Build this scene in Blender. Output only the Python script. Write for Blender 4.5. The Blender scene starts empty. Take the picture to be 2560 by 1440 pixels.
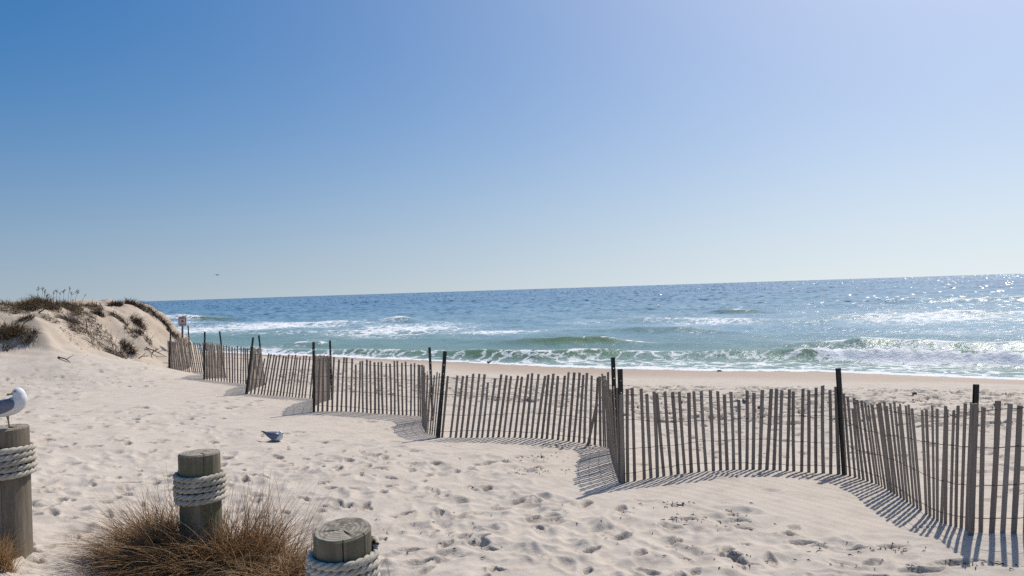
import bpy, math, random
import numpy as np
from mathutils import Vector, Matrix

random.seed(7)
rng = np.random.default_rng(11)
SC = bpy.context.scene
COL = SC.collection

# ------------------------------------------------------------------ camera, sky, sun, exposure
FPX = 1950.0                      # focal length in pixels of the 2560 px wide photograph
EYE = Vector((0.0, 0.0, 4.0))     # metres above sea level
cam_data = bpy.data.cameras.new('camera')
cam = bpy.data.objects.new('camera', cam_data)
COL.objects.link(cam)
cam_data.sensor_width = 36.0
cam_data.lens = 36.0 * FPX / 2560.0
cam_data.clip_start = 0.05
cam_data.clip_end = 100000.0
cam.location = EYE
cam.rotation_euler = (math.radians(90.12), math.radians(1.82), 0.0)
SC.camera = cam
CAM_R = cam.rotation_euler.to_matrix()

SUN_AZ, SUN_EL = math.radians(37.0), math.radians(52.0)
world = bpy.data.worlds.new('World')
SC.world = world
world.use_nodes = True
wnt = world.node_tree
bg = wnt.nodes['Background']
sky = wnt.nodes.new('ShaderNodeTexSky')
sky.sky_type = 'NISHITA'
sky.sun_disc = False
sky.sun_elevation = SUN_EL
sky.sun_rotation = SUN_AZ
sky.air_density = 0.7
sky.dust_density = 2.5
sky.ozone_density = 3.0
def wmath(op, a, b=None):
    n = wnt.nodes.new('ShaderNodeMath'); n.operation = op
    for k, q in enumerate((a, b)):
        if q is None: continue
        if isinstance(q, bpy.types.NodeSocket): wnt.links.new(q, n.inputs[k])
        else: n.inputs[k].default_value = q
    return n.outputs[0]
# hazy spring air: the lowest degrees are not browner than the sky above them, and colour pales towards the horizon
wtc = wnt.nodes.new('ShaderNodeTexCoord'); wse = wnt.nodes.new('ShaderNodeSeparateXYZ'); wco = wnt.nodes.new('ShaderNodeCombineXYZ')
wnt.links.new(wtc.outputs['Generated'], wse.inputs[0])
wnt.links.new(wse.outputs[0], wco.inputs[0]); wnt.links.new(wse.outputs[1], wco.inputs[1])
wnt.links.new(wmath('SQRT', wmath('ADD', wmath('MULTIPLY', wse.outputs[2], wse.outputs[2]), 0.0144)), wco.inputs[2])
wnt.links.new(wco.outputs[0], sky.inputs[0])
def wscale(col, k):
    n = wnt.nodes.new('ShaderNodeVectorMath'); n.operation = 'MULTIPLY'
    wnt.links.new(col, n.inputs[0]); n.inputs[1].default_value = k
    return n.outputs[0]
wg = wnt.nodes.new('ShaderNodeGamma'); wg.inputs[1].default_value = 0.85
wnt.links.new(wscale(sky.outputs[0], (0.1, 0.1, 0.1)), wg.inputs[0])
hs = wnt.nodes.new('ShaderNodeHueSaturation')
wnt.links.new(wmath('SUBTRACT', 1.8, wmath('MULTIPLY', 1.08, wmath('EXPONENT', wmath('MULTIPLY', wmath('ABSOLUTE', wse.outputs[2]), -7.7)))), hs.inputs['Saturation'])
wnt.links.new(wg.outputs[0], hs.inputs['Color'])
wnt.links.new(wscale(hs.outputs[0], (11.1, 11.4, 10.6)), bg.inputs[0])
bg.inputs[1].default_value = 0.1

sun_data = bpy.data.lights.new('sun', 'SUN')
sun_data.energy = 3.9
sun_data.angle = math.radians(0.53)
sun_data.color = (1.0, 0.95, 0.87)
sun = bpy.data.objects.new('sun', sun_data)
COL.objects.link(sun)
SUN_DIR = Vector((math.sin(SUN_AZ) * math.cos(SUN_EL), math.cos(SUN_AZ) * math.cos(SUN_EL), math.sin(SUN_EL)))
sun.rotation_euler = SUN_DIR.to_track_quat('Z', 'Y').to_euler()
sun.location = (20, 20, 40)

SC.view_settings.view_transform = 'Standard'
SC.view_settings.look = 'None'
SC.view_settings.exposure = 0.0
SC.view_settings.gamma = 1.0
SC.view_settings.use_curve_mapping = False
SC.render.engine = 'CYCLES'
SC.cycles.use_denoising = False
SC.cycles.max_bounces = 6
SC.cycles.caustics_reflective = False
SC.cycles.caustics_refractive = False

# ------------------------------------------------------------------ helpers
def ray(px, py):
    return CAM_R @ Vector(((px - 1280.0) / FPX, (720.0 - py) / FPX, -1.0))

def at(px, py, d):
    """world point seen at photograph pixel (px, py), d metres ahead"""
    r = ray(px, py)
    return EYE + r * (d / r.y)

def at_z(px, py, z):
    r = ray(px, py)
    return EYE + r * ((z - EYE.z) / r.z)

def tag(o, label=None, cat=None, group=None, kind=None):
    if label: o['label'] = label
    if cat: o['category'] = cat
    if group: o['group'] = group
    if kind: o['kind'] = kind
    return o

def empty(name, loc, label=None, cat=None, group=None):
    o = bpy.data.objects.new(name, None)
    o.empty_display_size = 0.1
    COL.objects.link(o)
    o.location = loc
    return tag(o, label, cat, group)

def mesh_obj(name, verts, faces, mat, parent=None, smooth=False, origin=None):
    me = bpy.data.meshes.new(name)
    verts = np.asarray(verts, dtype=np.float32).reshape(-1, 3)
    if origin is not None:
        verts = verts - np.asarray(origin, dtype=np.float32)
    if isinstance(faces, np.ndarray):
        nf, k = faces.shape
        me.vertices.add(len(verts))
        me.vertices.foreach_set('co', verts.ravel())
        me.loops.add(nf * k)
        me.polygons.add(nf)
        me.loops.foreach_set('vertex_index', faces.astype(np.int32).ravel())
        me.polygons.foreach_set('loop_start', np.arange(0, nf * k, k, dtype=np.int32))
        me.polygons.foreach_set('loop_total', np.full(nf, k, dtype=np.int32))
        me.update(calc_edges=True)
        me.validate()
    else:
        me.from_pydata([tuple(map(float, v)) for v in verts], [], faces)
        me.update()
    if smooth:
        me.polygons.foreach_set('use_smooth', np.ones(len(me.polygons), dtype=bool))
    if mat is not None:
        me.materials.append(mat)
    o = bpy.data.objects.new(name, me)
    COL.objects.link(o)
    if parent is not None:
        o.parent = parent
    if origin is not None:
        o.location = origin
    return o

def attr(me, name, vals):
    a = me.attributes.new(name, 'FLOAT', 'POINT')
    a.data.foreach_set('value', np.asarray(vals, dtype=np.float32).ravel())

_an = np.random.default_rng(5).permutation(4096)
_GC = np.cos(_an * (2 * math.pi / 4096)).astype(np.float32); _GS = np.sin(_an * (2 * math.pi / 4096)).astype(np.float32)
_PERM = np.random.default_rng(6).permutation(4096)

def perlin(x, y, seed=0):
    x = np.asarray(x, dtype=np.float64); y = np.asarray(y, dtype=np.float64)
    ix = np.floor(x); iy = np.floor(y)
    fx = (x - ix).astype(np.float32); fy = (y - iy).astype(np.float32)
    ix = ix.astype(np.int64) + 100000; iy = iy.astype(np.int64) + 100000
    ux = fx * fx * fx * (fx * (fx * 6 - 15) + 10); uy = fy * fy * fy * (fy * (fy * 6 - 15) + 10)
    def g(dx, dy):
        h = _PERM[(_PERM[(ix + dx + seed * 131) & 4095] + iy + dy + seed * 57) & 4095]
        return _GC[h] * (fx - dx) + _GS[h] * (fy - dy)
    a = g(0, 0); b = g(1, 0); c = g(0, 1); d = g(1, 1)
    return (a + ux * (b - a)) * (1 - uy) + (c + ux * (d - c)) * uy

def sstep(a, b, x):
    t = np.clip((x - a) / (b - a), 0, 1)
    return t * t * (3 - 2 * t)

def box_arrays(cx, cy, cz, sx, sy, sz):
    v = [(cx + i * sx / 2, cy + j * sy / 2, cz + k * sz / 2) for k in (-1, 1) for j in (-1, 1) for i in (-1, 1)]
    f = [(0, 2, 3, 1), (4, 5, 7, 6), (0, 1, 5, 4), (2, 6, 7, 3), (0, 4, 6, 2), (1, 3, 7, 5)]
    return v, f

class MB:
    def __init__(self): self.v = []; self.f = []
    def add(self, v, f):
        b = len(self.v)
        self.v += [tuple(p) for p in v]
        self.f += [tuple(i + b for i in q) for q in f]
        return self
    def box(self, *a): return self.add(*box_arrays(*a))
    def tube(self, pts, radii, n=6, cap=True):
        pts = [Vector(p) for p in pts]
        if not hasattr(radii, '__len__'): radii = [radii] * len(pts)
        v = []; f = []
        prev = None
        for i, p in enumerate(pts):
            t = (pts[min(i + 1, len(pts) - 1)] - pts[max(i - 1, 0)]).normalized()
            if prev is None:
                a = Vector((0, 0, 1)) if abs(t.z) < 0.9 else Vector((1, 0, 0))
                u = t.cross(a).normalized()
            else:
                u = (prev - t * prev.dot(t)).normalized()
            prev = u
            w = t.cross(u)
            for k in range(n):
                an = 2 * math.pi * k / n
                v.append(p + (u * math.cos(an) + w * math.sin(an)) * radii[i])
        for i in range(len(pts) - 1):
            for k in range(n):
                a = i * n + k; b = i * n + (k + 1) % n
                f.append((a, b, b + n, a + n))
        if cap:
            f.append(tuple(range(n - 1, -1, -1)))
            f.append(tuple((len(pts) - 1) * n + k for k in range(n)))
        return self.add(v, f)
    def build(self, name, mat, parent=None, smooth=False, origin=None):
        return mesh_obj(name, self.v, self.f, mat, parent, smooth, origin)

# ------------------------------------------------------------------ materials
def new_mat(name):
    m = bpy.data.materials.new(name)
    m.use_nodes = True
    nt = m.node_tree
    return m, nt, nt.nodes['Principled BSDF'], nt.nodes['Material Output']

def N(nt, typ, **kw):
    n = nt.nodes.new(typ)
    for k, v in kw.items():
        if k.startswith('i_'):
            n.inputs[k[2:].replace('_', ' ')].default_value = v
        else:
            setattr(n, k, v)
    return n

def mixc(nt, fac, a, b, blend='MIX'):
    m = nt.nodes.new('ShaderNodeMix')
    m.data_type = 'RGBA'
    m.blend_type = blend
    m.clamp_factor = True
    for sock, val in ((m.inputs[0], fac), (m.inputs[6], a), (m.inputs[7], b)):
        if isinstance(val, bpy.types.NodeSocket): nt.links.new(val, sock)
        elif isinstance(val, (int, float)): sock.default_value = val
        else: sock.default_value = (*val, 1.0) if len(val) == 3 else val
    return m.outputs[2]

def math_n(nt, op, a, b=None, c=None, clamp=False):
    m = nt.nodes.new('ShaderNodeMath')
    m.operation = op
    m.use_clamp = clamp
    for i, val in enumerate((a, b, c)):
        if val is None: continue
        if isinstance(val, bpy.types.NodeSocket): nt.links.new(val, m.inputs[i])
        else: m.inputs[i].default_value = val
    return m.outputs[0]

def ramp(nt, fac, stops):
    r = nt.nodes.new('ShaderNodeValToRGB')
    el = r.color_ramp.elements
    el[0].position, el[0].color = stops[0][0], (*stops[0][1], 1)
    el[1].position, el[1].color = stops[-1][0], (*stops[-1][1], 1)
    for p, c in stops[1:-1]:
        e = el.new(p); e.color = (*c, 1)
    nt.links.new(fac, r.inputs[0])
    return r.outputs[0]

def mrange(nt, x, a, b, lo=0.0, hi=1.0, smooth=True):
    m = nt.nodes.new('ShaderNodeMapRange')
    m.interpolation_type = 'SMOOTHSTEP' if smooth else 'LINEAR'
    nt.links.new(x, m.inputs[0])
    for i, v in ((1, a), (2, b), (3, lo), (4, hi)):
        if isinstance(v, bpy.types.NodeSocket): nt.links.new(v, m.inputs[i])
        else: m.inputs[i].default_value = v
    return m.outputs[0]

def coords(nt, kind='Object', scale=(1, 1, 1)):
    tc = nt.nodes.new('ShaderNodeTexCoord')
    mp = nt.nodes.new('ShaderNodeMapping')
    mp.inputs['Scale'].default_value = scale
    nt.links.new(tc.outputs[kind], mp.inputs[0])
    return mp.outputs[0]

def noise(nt, vec, scale, detail=4, rough=0.55, dist=0.0):
    n = nt.nodes.new('ShaderNodeTexNoise')
    n.inputs['Scale'].default_value = scale
    n.inputs['Detail'].default_value = detail
    n.inputs['Roughness'].default_value = rough
    n.inputs['Distortion'].default_value = dist
    nt.links.new(vec, n.inputs['Vector'])
    return n.outputs[0]

def bump(nt, height, strength, dist, bsdf, normal=None):
    b = nt.nodes.new('ShaderNodeBump')
    b.inputs['Strength'].default_value = strength
    b.inputs['Distance'].default_value = dist
    nt.links.new(height, b.inputs['Height'])
    if normal is not None: nt.links.new(normal, b.inputs['Normal'])
    if bsdf is not None: nt.links.new(b.outputs[0], bsdf.inputs['Normal'])
    return b.outputs[0]

def get_attr(nt, name):
    a = nt.nodes.new('ShaderNodeAttribute')
    a.attribute_name = name
    return a.outputs['Fac']

def sand_material():
    m, nt, b, out = new_mat('sand')
    v = coords(nt, 'Object')
    big = noise(nt, v, 0.35, 3)
    mid = noise(nt, v, 3.0, 5, 0.6)
    fine = noise(nt, v, 70.0, 4, 0.7)
    c = mixc(nt, big, (0.545, 0.478, 0.405), (0.515, 0.458, 0.395))
    c = mixc(nt, mrange(nt, mid, 0.4, 0.75), c, (0.45, 0.39, 0.33))
    c = mixc(nt, mrange(nt, fine, 0.62, 0.8), c, (0.30, 0.24, 0.19))
    c = mixc(nt, math_n(nt, 'MULTIPLY', get_attr(nt, 'dune'), mrange(nt, noise(nt, v, 1.6, 5, 0.65), 0.25, 0.7, 0.35, 1.0)), c, (0.43, 0.345, 0.265))
    dark = math_n(nt, 'MULTIPLY', get_attr(nt, 'print_dark'), mrange(nt, noise(nt, v, 16.0, 4, 0.7), 0.40, 0.60))
    c = mixc(nt, dark, c, (0.20, 0.155, 0.12))  # mottled darker sand colour inside the crisp prints
    wet = get_attr(nt, 'wet')
    c = mixc(nt, wet, c, (0.33, 0.235, 0.165))
    nt.links.new(c, b.inputs['Base Color'])
    nt.links.new(mrange(nt, wet, 0.3, 1.0, 0.9, 0.42), b.inputs['Roughness'])
    b.inputs['Specular IOR Level'].default_value = 0.2
    h = math_n(nt, 'ADD', math_n(nt, 'MULTIPLY', noise(nt, v, 14.0, 6, 0.65), 1.0), math_n(nt, 'MULTIPLY', fine, 0.25))
    bump(nt, h, 0.45, 0.03, b)
    return m

def water_material():
    m, nt, b, out = new_mat('sea_water')
    v = coords(nt, 'Object')
    far = get_attr(nt, 'far')
    green = get_attr(nt, 'green')
    cover = get_attr(nt, 'foam')
    blotch = noise(nt, coords(nt, 'Object', (0.012, 0.03, 1)), 1.0, 3)
    deep = mixc(nt, far, (0.19, 0.315, 0.375), (0.062, 0.145, 0.245))
    deep = mixc(nt, mrange(nt, blotch, 0.35, 0.7), deep, (0.10, 0.215, 0.315))
    deep = mixc(nt, mrange(nt, cover, 0.05, 0.6, 0.0, 0.85), deep, (0.36, 0.46, 0.49))
    c = mixc(nt, green, deep, (0.36, 0.54, 0.43))
    nt.links.new(c, b.inputs['Base Color'])
    b.inputs['IOR'].default_value = 1.333
    b.inputs['Roughness'].default_value = 0.25
    geo = nt.nodes.new('ShaderNodeNewGeometry')
    ch = nt.nodes.new('ShaderNodeAttribute'); ch.attribute_name = 'chop'
    va = nt.nodes.new('ShaderNodeVectorMath'); va.operation = 'SUBTRACT'
    nt.links.new(geo.outputs['Normal'], va.inputs[0]); nt.links.new(ch.outputs['Vector'], va.inputs[1])
    vn = nt.nodes.new('ShaderNodeVectorMath'); vn.operation = 'NORMALIZE'
    nt.links.new(va.outputs[0], vn.inputs[0])
    n1 = noise(nt, coords(nt, 'Object', (1.0, 1.6, 1)), 1.3, 5, 0.6, 0.3)
    hgt = math_n(nt, 'MULTIPLY', n1, mrange(nt, far, 0.0, 0.5, 0.13, 0.0))
    bump(nt, hgt, 1.0, 1.0, b, vn.outputs[0])
    # foam: lace of broken cells, thick where cover is high
    wv = nt.nodes.new('ShaderNodeVectorMath'); wv.operation = 'ADD'
    wn = nt.nodes.new('ShaderNodeTexNoise'); wn.inputs['Scale'].default_value = 0.9; wn.inputs['Detail'].default_value = 4
    nt.links.new(v, wn.inputs['Vector'])
    sc = nt.nodes.new('ShaderNodeVectorMath'); sc.operation = 'SCALE'; sc.inputs['Scale'].default_value = 1.5
    nt.links.new(wn.outputs['Color'], sc.inputs[0])
    nt.links.new(v, wv.inputs[0]); nt.links.new(sc.outputs[0], wv.inputs[1])
    def lace(scale):
        vo = nt.nodes.new('ShaderNodeTexVoronoi'); vo.feature = 'DISTANCE_TO_EDGE'
        vo.inputs['Scale'].default_value = scale
        nt.links.new(wv.outputs[0], vo.inputs['Vector'])
        return vo.outputs['Distance']
    l1 = math_n(nt, 'SUBTRACT', 1.0, math_n(nt, 'MULTIPLY', lace(0.8), 4.2), clamp=True)
    l2 = math_n(nt, 'SUBTRACT', 1.0, math_n(nt, 'MULTIPLY', lace(2.1), 3.6), clamp=True)
    nn = noise(nt, v, 0.55, 6, 0.65)
    pat = math_n(nt, 'ADD', math_n(nt, 'MULTIPLY', math_n(nt, 'ADD', math_n(nt, 'MULTIPLY', l1, 0.6), math_n(nt, 'MULTIPLY', l2, 0.4)), 0.62),
                 math_n(nt, 'MULTIPLY', nn, 0.55))
    thr = math_n(nt, 'SUBTRACT', 1.12, cover)
    mask = mrange(nt, math_n(nt, 'SUBTRACT', pat, thr), -0.10, 0.16)
    mask = math_n(nt, 'MULTIPLY', mask, mrange(nt, cover, 0.02, 0.2), clamp=True)
    fo = nt.nodes.new('ShaderNodeBsdfPrincipled')
    fo.inputs['Base Color'].default_value = (0.80, 0.82, 0.84, 1)
    fo.inputs['Roughness'].default_value = 0.7
    fo.inputs['Specular IOR Level'].default_value = 0.3
    bump(nt, noise(nt, v, 4.0, 6, 0.7), 0.9, 0.14, fo)
    tl = nt.nodes.new('ShaderNodeBsdfTranslucent'); tl.inputs[0].default_value = (0.60, 0.90, 0.70, 1)
    tm = nt.nodes.new('ShaderNodeMixShader')
    nt.links.new(math_n(nt, 'MULTIPLY', green, 0.8), tm.inputs[0]); nt.links.new(b.outputs[0], tm.inputs[1]); nt.links.new(tl.outputs[0], tm.inputs[2])
    mx = nt.nodes.new('ShaderNodeMixShader')
    nt.links.new(mask, mx.inputs[0]); nt.links.new(tm.outputs[0], mx.inputs[1]); nt.links.new(fo.outputs[0], mx.inputs[2])
    nt.links.new(mx.outputs[0], out.inputs['Surface'])
    return m

def wood_slat_material():
    m, nt, b, out = new_mat('weathered_slat')
    v = coords(nt, 'Object', (60, 60, 3.0))
    oi = nt.nodes.new('ShaderNodeObjectInfo')
    n1 = noise(nt, v, 1.0, 5, 0.6)
    c = ramp(nt, oi.outputs['Random'], [(0.0, (0.26, 0.205, 0.16)), (0.4, (0.335, 0.275, 0.22)), (0.7, (0.29, 0.22, 0.17)), (1.0, (0.36, 0.31, 0.255))])
    c = mixc(nt, mrange(nt, n1, 0.4, 0.75), c, (0.17, 0.14, 0.12))
    nt.links.new(c, b.inputs['Base Color'])
    b.inputs['Roughness'].default_value = 0.85
    bump(nt, n1, 0.4, 0.004, b)
    return m

def plain(name, col, rough=0.6, metal=0.0, var=0.15, scale=20.0, bstr=0.15):
    m, nt, b, out = new_mat(name)
    v = coords(nt, 'Object')
    n = noise(nt, v, scale, 4)
    c = mixc(nt, mrange(nt, n, 0.3, 0.7), col, tuple(x * (1 - var) for x in col))
    nt.links.new(c, b.inputs['Base Color'])
    b.inputs['Roughness'].default_value = rough
    b.inputs['Metallic'].default_value = metal
    if bstr: bump(nt, n, bstr, 0.003, b)
    return m

def pile_material(name, moss):
    m, nt, b, out = new_mat(name)
    v = coords(nt, 'Object', (16, 16, 1.6))
    vo = coords(nt, 'Object')
    streak = noise(nt, v, 1.0, 6, 0.65)
    blot = noise(nt, vo, 4.0, 4)
    c = ramp(nt, streak, [(0.25, (0.085, 0.066, 0.046)), (0.5, (0.18, 0.145, 0.105)), (0.8, (0.34, 0.295, 0.23))])
    c = mixc(nt, math_n(nt, 'MULTIPLY', mrange(nt, blot, 0.35, 0.62), moss), c, (0.115, 0.12, 0.062))
    # growth rings and pale wear on the sawn top
    geo = nt.nodes.new('ShaderNodeNewGeometry')
    sep = nt.nodes.new('ShaderNodeSeparateXYZ')
    nt.links.new(geo.outputs['Normal'], sep.inputs[0])
    topf = mrange(nt, sep.outputs['Z'], 0.6, 0.85)
    wave = nt.nodes.new('ShaderNodeTexWave'); wave.wave_type = 'RINGS'; wave.rings_direction = 'Z'
    wave.inputs['Scale'].default_value = 11.0; wave.inputs['Distortion'].default_value = 2.5; wave.inputs['Detail'].default_value = 3
    nt.links.new(vo, wave.inputs['Vector'])
    tc = mixc(nt, wave.outputs['Fac'], (0.20, 0.17, 0.13), (0.36, 0.32, 0.26))
    tc = mixc(nt, mrange(nt, noise(nt, vo, 13.0, 5, 0.7), 0.48, 0.62), tc, (0.13, 0.11, 0.085))
    c = mixc(nt, topf, c, tc)
    nt.links.new(c, b.inputs['Base Color'])
    b.inputs['Roughness'].default_value = 0.85
    bump(nt, streak, 0.6, 0.012, b)
    return m

def rope_material():
    m, nt, b, out = new_mat('rope_fibre')
    v = coords(nt, 'Object')
    n1 = noise(nt, v, 90.0, 4, 0.7)
    n2 = noise(nt, v, 7.0, 3)
    c = mixc(nt, mrange(nt, n2, 0.35, 0.65), (0.56, 0.52, 0.44), (0.37, 0.335, 0.275))
    c = mixc(nt, mrange(nt, n1, 0.5, 0.75), c, (0.27, 0.25, 0.21))
    nt.links.new(c, b.inputs['Base Color'])
    b.inputs['Roughness'].default_value = 0.9
    bump(nt, n1, 0.6, 0.006, b)
    return m

def grass_material(name, tones):
    m, nt, b, out = new_mat(name)
    s = get_attr(nt, 'shade')
    c = ramp(nt, s, tones)
    nt.links.new(c, b.inputs['Base Color'])
    b.inputs['Roughness'].default_value = 0.6
    b.inputs['Specular IOR Level'].default_value = 0.25
    tr = nt.nodes.new('ShaderNodeBsdfTranslucent')
    nt.links.new(c, tr.inputs[0])
    mx = nt.nodes.new('ShaderNodeMixShader'); mx.inputs[0].default_value = 0.35
    nt.links.new(b.outputs[0], mx.inputs[1]); nt.links.new(tr.outputs[0], mx.inputs[2])
    nt.links.new(mx.outputs[0], out.inputs['Surface'])
    return m

M_SAND = sand_material()
M_WATER = water_material()
M_SLAT = wood_slat_material()
M_POST = plain('dark_green_steel', (0.016, 0.024, 0.022), 0.55, 0.0, 0.4, 30)
M_WIRE = plain('galvanised_wire', (0.10, 0.085, 0.075), 0.6, 0.3)
M_PILES = [pile_material('brown_pile', 0.15), pile_material('mossy_pile', 0.85), pile_material('olive_pile', 0.55)]
M_ROPE = rope_material()
M_FRAY = plain('frayed_fibre', (0.58, 0.55, 0.48), 0.9, 0, 0.2, 20, 0)
M_GRASS = grass_material('dry_beach_grass', [(0.0, (0.20, 0.11, 0.055)), (0.35, (0.38, 0.225, 0.11)), (0.7, (0.58, 0.385, 0.20)), (1.0, (0.74, 0.57, 0.35))])
M_GRASS_D = grass_material('dune_grass_brown', [(0.0, (0.055, 0.038, 0.028)), (0.5, (0.145, 0.10, 0.068)), (1.0, (0.30, 0.215, 0.14))])
M_GRASS_T = grass_material('dune_grass_tan', [(0.0, (0.11, 0.08, 0.05)), (0.5, (0.25, 0.18, 0.11)), (1.0, (0.44, 0.34, 0.21))])
M_STALK = plain('dry_stalk', (0.20, 0.15, 0.105), 0.8, 0, 0.3, 30, 0)
M_TWIG = plain('driftwood', (0.12, 0.095, 0.075), 0.85, 0, 0.4, 30, 0.4)
M_WHITE = plain('white_feather', (0.74, 0.74, 0.75), 0.75, 0, 0.06, 30, 0.2)
M_GREY = plain('grey_feather', (0.165, 0.18, 0.245), 0.7, 0, 0.2, 30, 0.3)
M_BLACK = plain('black_feather', (0.018, 0.018, 0.022), 0.6, 0, 0.2)
M_BEAK = plain('beak', (0.42, 0.33, 0.12), 0.4, 0, 0.1, 40)
M_LEG = plain('bird_leg', (0.34, 0.27, 0.12), 0.55, 0, 0.2, 60)
M_SIGN = plain('white_sign_face', (0.60, 0.57, 0.57), 0.45, 0, 0.05, 8, 0)
M_SIGNPOST = plain('sign_post_steel', (0.16, 0.16, 0.21), 0.5, 0.4, 0.2, 20)
M_RED = plain('sign_red_paint', (0.33, 0.085, 0.085), 0.5, 0, 0.15, 20, 0)
M_WEED = plain('seaweed', (0.035, 0.030, 0.018), 0.6, 0, 0.3, 30, 0.4)
M_STONE = plain('stone', (0.17, 0.14, 0.12), 0.8, 0, 0.35, 25, 0.6)

# ------------------------------------------------------------------ ground shape
SHORE_X = np.array([-400.0, -16.0, -6.75, 2.4, 9.4, 13.9, 19.4, 300.0])
SHORE_Y = np.array([53.8 + 384 * 0.74, 53.8, 47.0, 39.6, 35.6, 33.4, 29.3, 29.3 - 280 * 0.8])

def inland(x, y):
    """distance inland from the water's edge (negative out at sea)"""
    ys = np.interp(x, SHORE_X, SHORE_Y)
    return (ys - y) * 0.8 + 0.6 * perlin(np.asarray(x) * 0.13, np.asarray(y) * 0.13, 5)

PROF_E = np.array([-400, -60.0, -10.0, 0.0, 5.0, 9.0, 14.0, 19.0, 25.0, 40.0, 400.0])
PROF_Z = np.array([-9, -3.0, -0.8, 0.0, 0.45, 0.86, 1.22, 1.48, 1.68, 1.74, 1.80])

# fence line: px, py of the foot in the photograph, metres ahead, height showing, lean in the picture
FENCE = [
    (2760, 1300, 6.35, 1.10, 0.06), (2640, 1322, 6.4, 1.10, 0.05), (2540, 1330, 6.5, 1.10, 0.05), (2440, 1335, 6.8, 1.11, 0.03),
    (2362, 1312, 7.35, 1.09, 0.02), (2300, 1275, 7.95, 1.06, -0.08), (2240, 1236, 8.6, 1.01, -0.12), (2190, 1208, 9.2, 0.97, -0.15),
    (2140, 1194, 9.65, 1.0, -0.10), (2108, 1188, 9.9, 1.12, -0.03), (2060, 1184, 9.95, 1.09, 0.0), (1980, 1178, 9.95, 1.03, 0.0), (1920, 1174, 9.9, 1.0, 0.045),
    (1860, 1173, 9.85, 0.98, 0.0), (1800, 1175, 9.8, 0.98, -0.05), (1720, 1181, 9.75, 1.0, -0.067), (1640, 1193, 9.65, 1.06, -0.06),
    (1575, 1207, 9.5, 1.13, -0.012), (1548, 1207, 9.5, 1.13, -0.01), (1540, 1180, 10.0, 1.12, -0.08), (1530, 1150, 10.9, 1.1, -0.09),
    (1524, 1125, 12.0, 1.1, -0.05), (1505, 1116, 12.3, 1.12, 0.0), (1450, 1106, 12.5, 1.10, 0.07), (1380, 1097, 12.7, 1.07, 0.107), (1260, 1091, 12.95, 1.02, 0.13),
    (1150, 1094, 13.1, 1.06, 0.118), (1100, 1095, 13.2, 1.08, 0.10), (1066, 1084, 13.7, 1.05, 0.06), (1056, 1064, 14.5, 1.05, -0.02),
    (1064, 1046, 15.3, 1.05, -0.03), (1046, 1041, 15.6, 1.07, 0.0), (960, 1035, 15.9, 1.06, -0.02), (870, 1030, 16.1, 1.09, 0.03),
    (815, 1028, 16.0, 1.1, 0.05), (783, 1028, 15.9, 1.1, 0.02), (786, 1015, 17.0, 1.1, 0.0), (806, 1004, 18.4, 1.1, 0.0), (826, 999, 19.3, 1.08, 0.0),
    (777, 995, 19.6, 1.05, 0.10), (700, 990, 19.9, 1.05, 0.15), (640, 986, 20.1, 1.05, 0.18), (615, 985, 20.0, 1.08, 0.10), (632, 974, 21.2, 1.08, -0.03), (661, 963, 22.5, 1.08, -0.08),
    (608, 959, 22.7, 1.07, 0.0), (555, 954, 22.9, 1.07, -0.01), (510, 951, 23.0, 1.07, -0.03), (534, 946, 24.2, 1.1, -0.1), (563, 942, 25.5, 1.1, -0.1),
    (500, 938, 26.0, 1.1, -0.18), (450, 934, 26.4, 1.1, -0.16), (422, 932, 26.5, 1.08, -0.05), (450, 925, 28.2, 1.15, -0.06), (477, 918, 30.0, 1.2, -0.06),
]
FENCE_W = [at(a, b, c) for a, b, c, h, l in FENCE]

CTRL = [(p.x, p.y, p.z) for p in FENCE_W[::2]]
BOLLARDS = [  # axis px, foot py, metres ahead, top py
    (21, 1380, 6.6, 1068), (507, 1414, 7.05, 1130), (866, 1660, 4.94, 1322)]
for a, b, c, t in BOLLARDS:
    p = at(a, b, c); CTRL.append((p.x, p.y, p.z))
for a, b, c in [(0, 1100, 11.9), (0, 950, 20.9), (300, 1200, 9.9), (200, 1040, 15.0), (1280, 1440, 6.26), (1280, 1250, 8.6), (1900, 1250, 8.25), (2100, 1335, 7.15),
                (1900, 1190, 9.35), (2400, 1440, 5.9), (700, 1250, 8.9), (900, 1120, 11.8), (500, 1050, 14.6), (150, 905, 22.4), (-100, 905, 21.5), (350, 905, 24.5),
                (1700, 1050, 15.8), (2300, 1050, 14.0), (1300, 1000, 18.5), (1700, 965, 24.0), (560, 905, 33.0)]:
    p = at(a, b, c); CTRL.append((p.x, p.y, p.z))
for x, y in [(0, -6), (8, -4), (-8, -4), (12, 4), (20, 5), (16, 14), (24, 18), (18, 24), (6, 34), (-6, 42), (-14, 48), (-30, 0), (-40, 20), (0, 0.5)]:
    e = float(inland(np.array([x]), np.array([y]))[0])
    CTRL.append((x, y, float(np.interp(e, PROF_E, PROF_Z))))
CTRL = np.array(CTRL)

def tps_fit(P, r, lam=0.15):
    d = np.hypot(P[:, None, 0] - P[None, :, 0], P[:, None, 1] - P[None, :, 1])
    K = np.where(d > 0, d * d * np.log(np.maximum(d, 1e-9)), 0) + lam * np.eye(len(P))
    A = np.hstack([np.ones((len(P), 1)), P])
    L = np.block([[K, A], [A.T, np.zeros((3, 3))]])
    s = np.linalg.solve(L, np.concatenate([r, np.zeros(3)]))
    return s
_res = CTRL[:, 2] - np.interp(inland(CTRL[:, 0], CTRL[:, 1]), PROF_E, PROF_Z)
_tps = tps_fit(CTRL[:, :2], _res)

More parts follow.
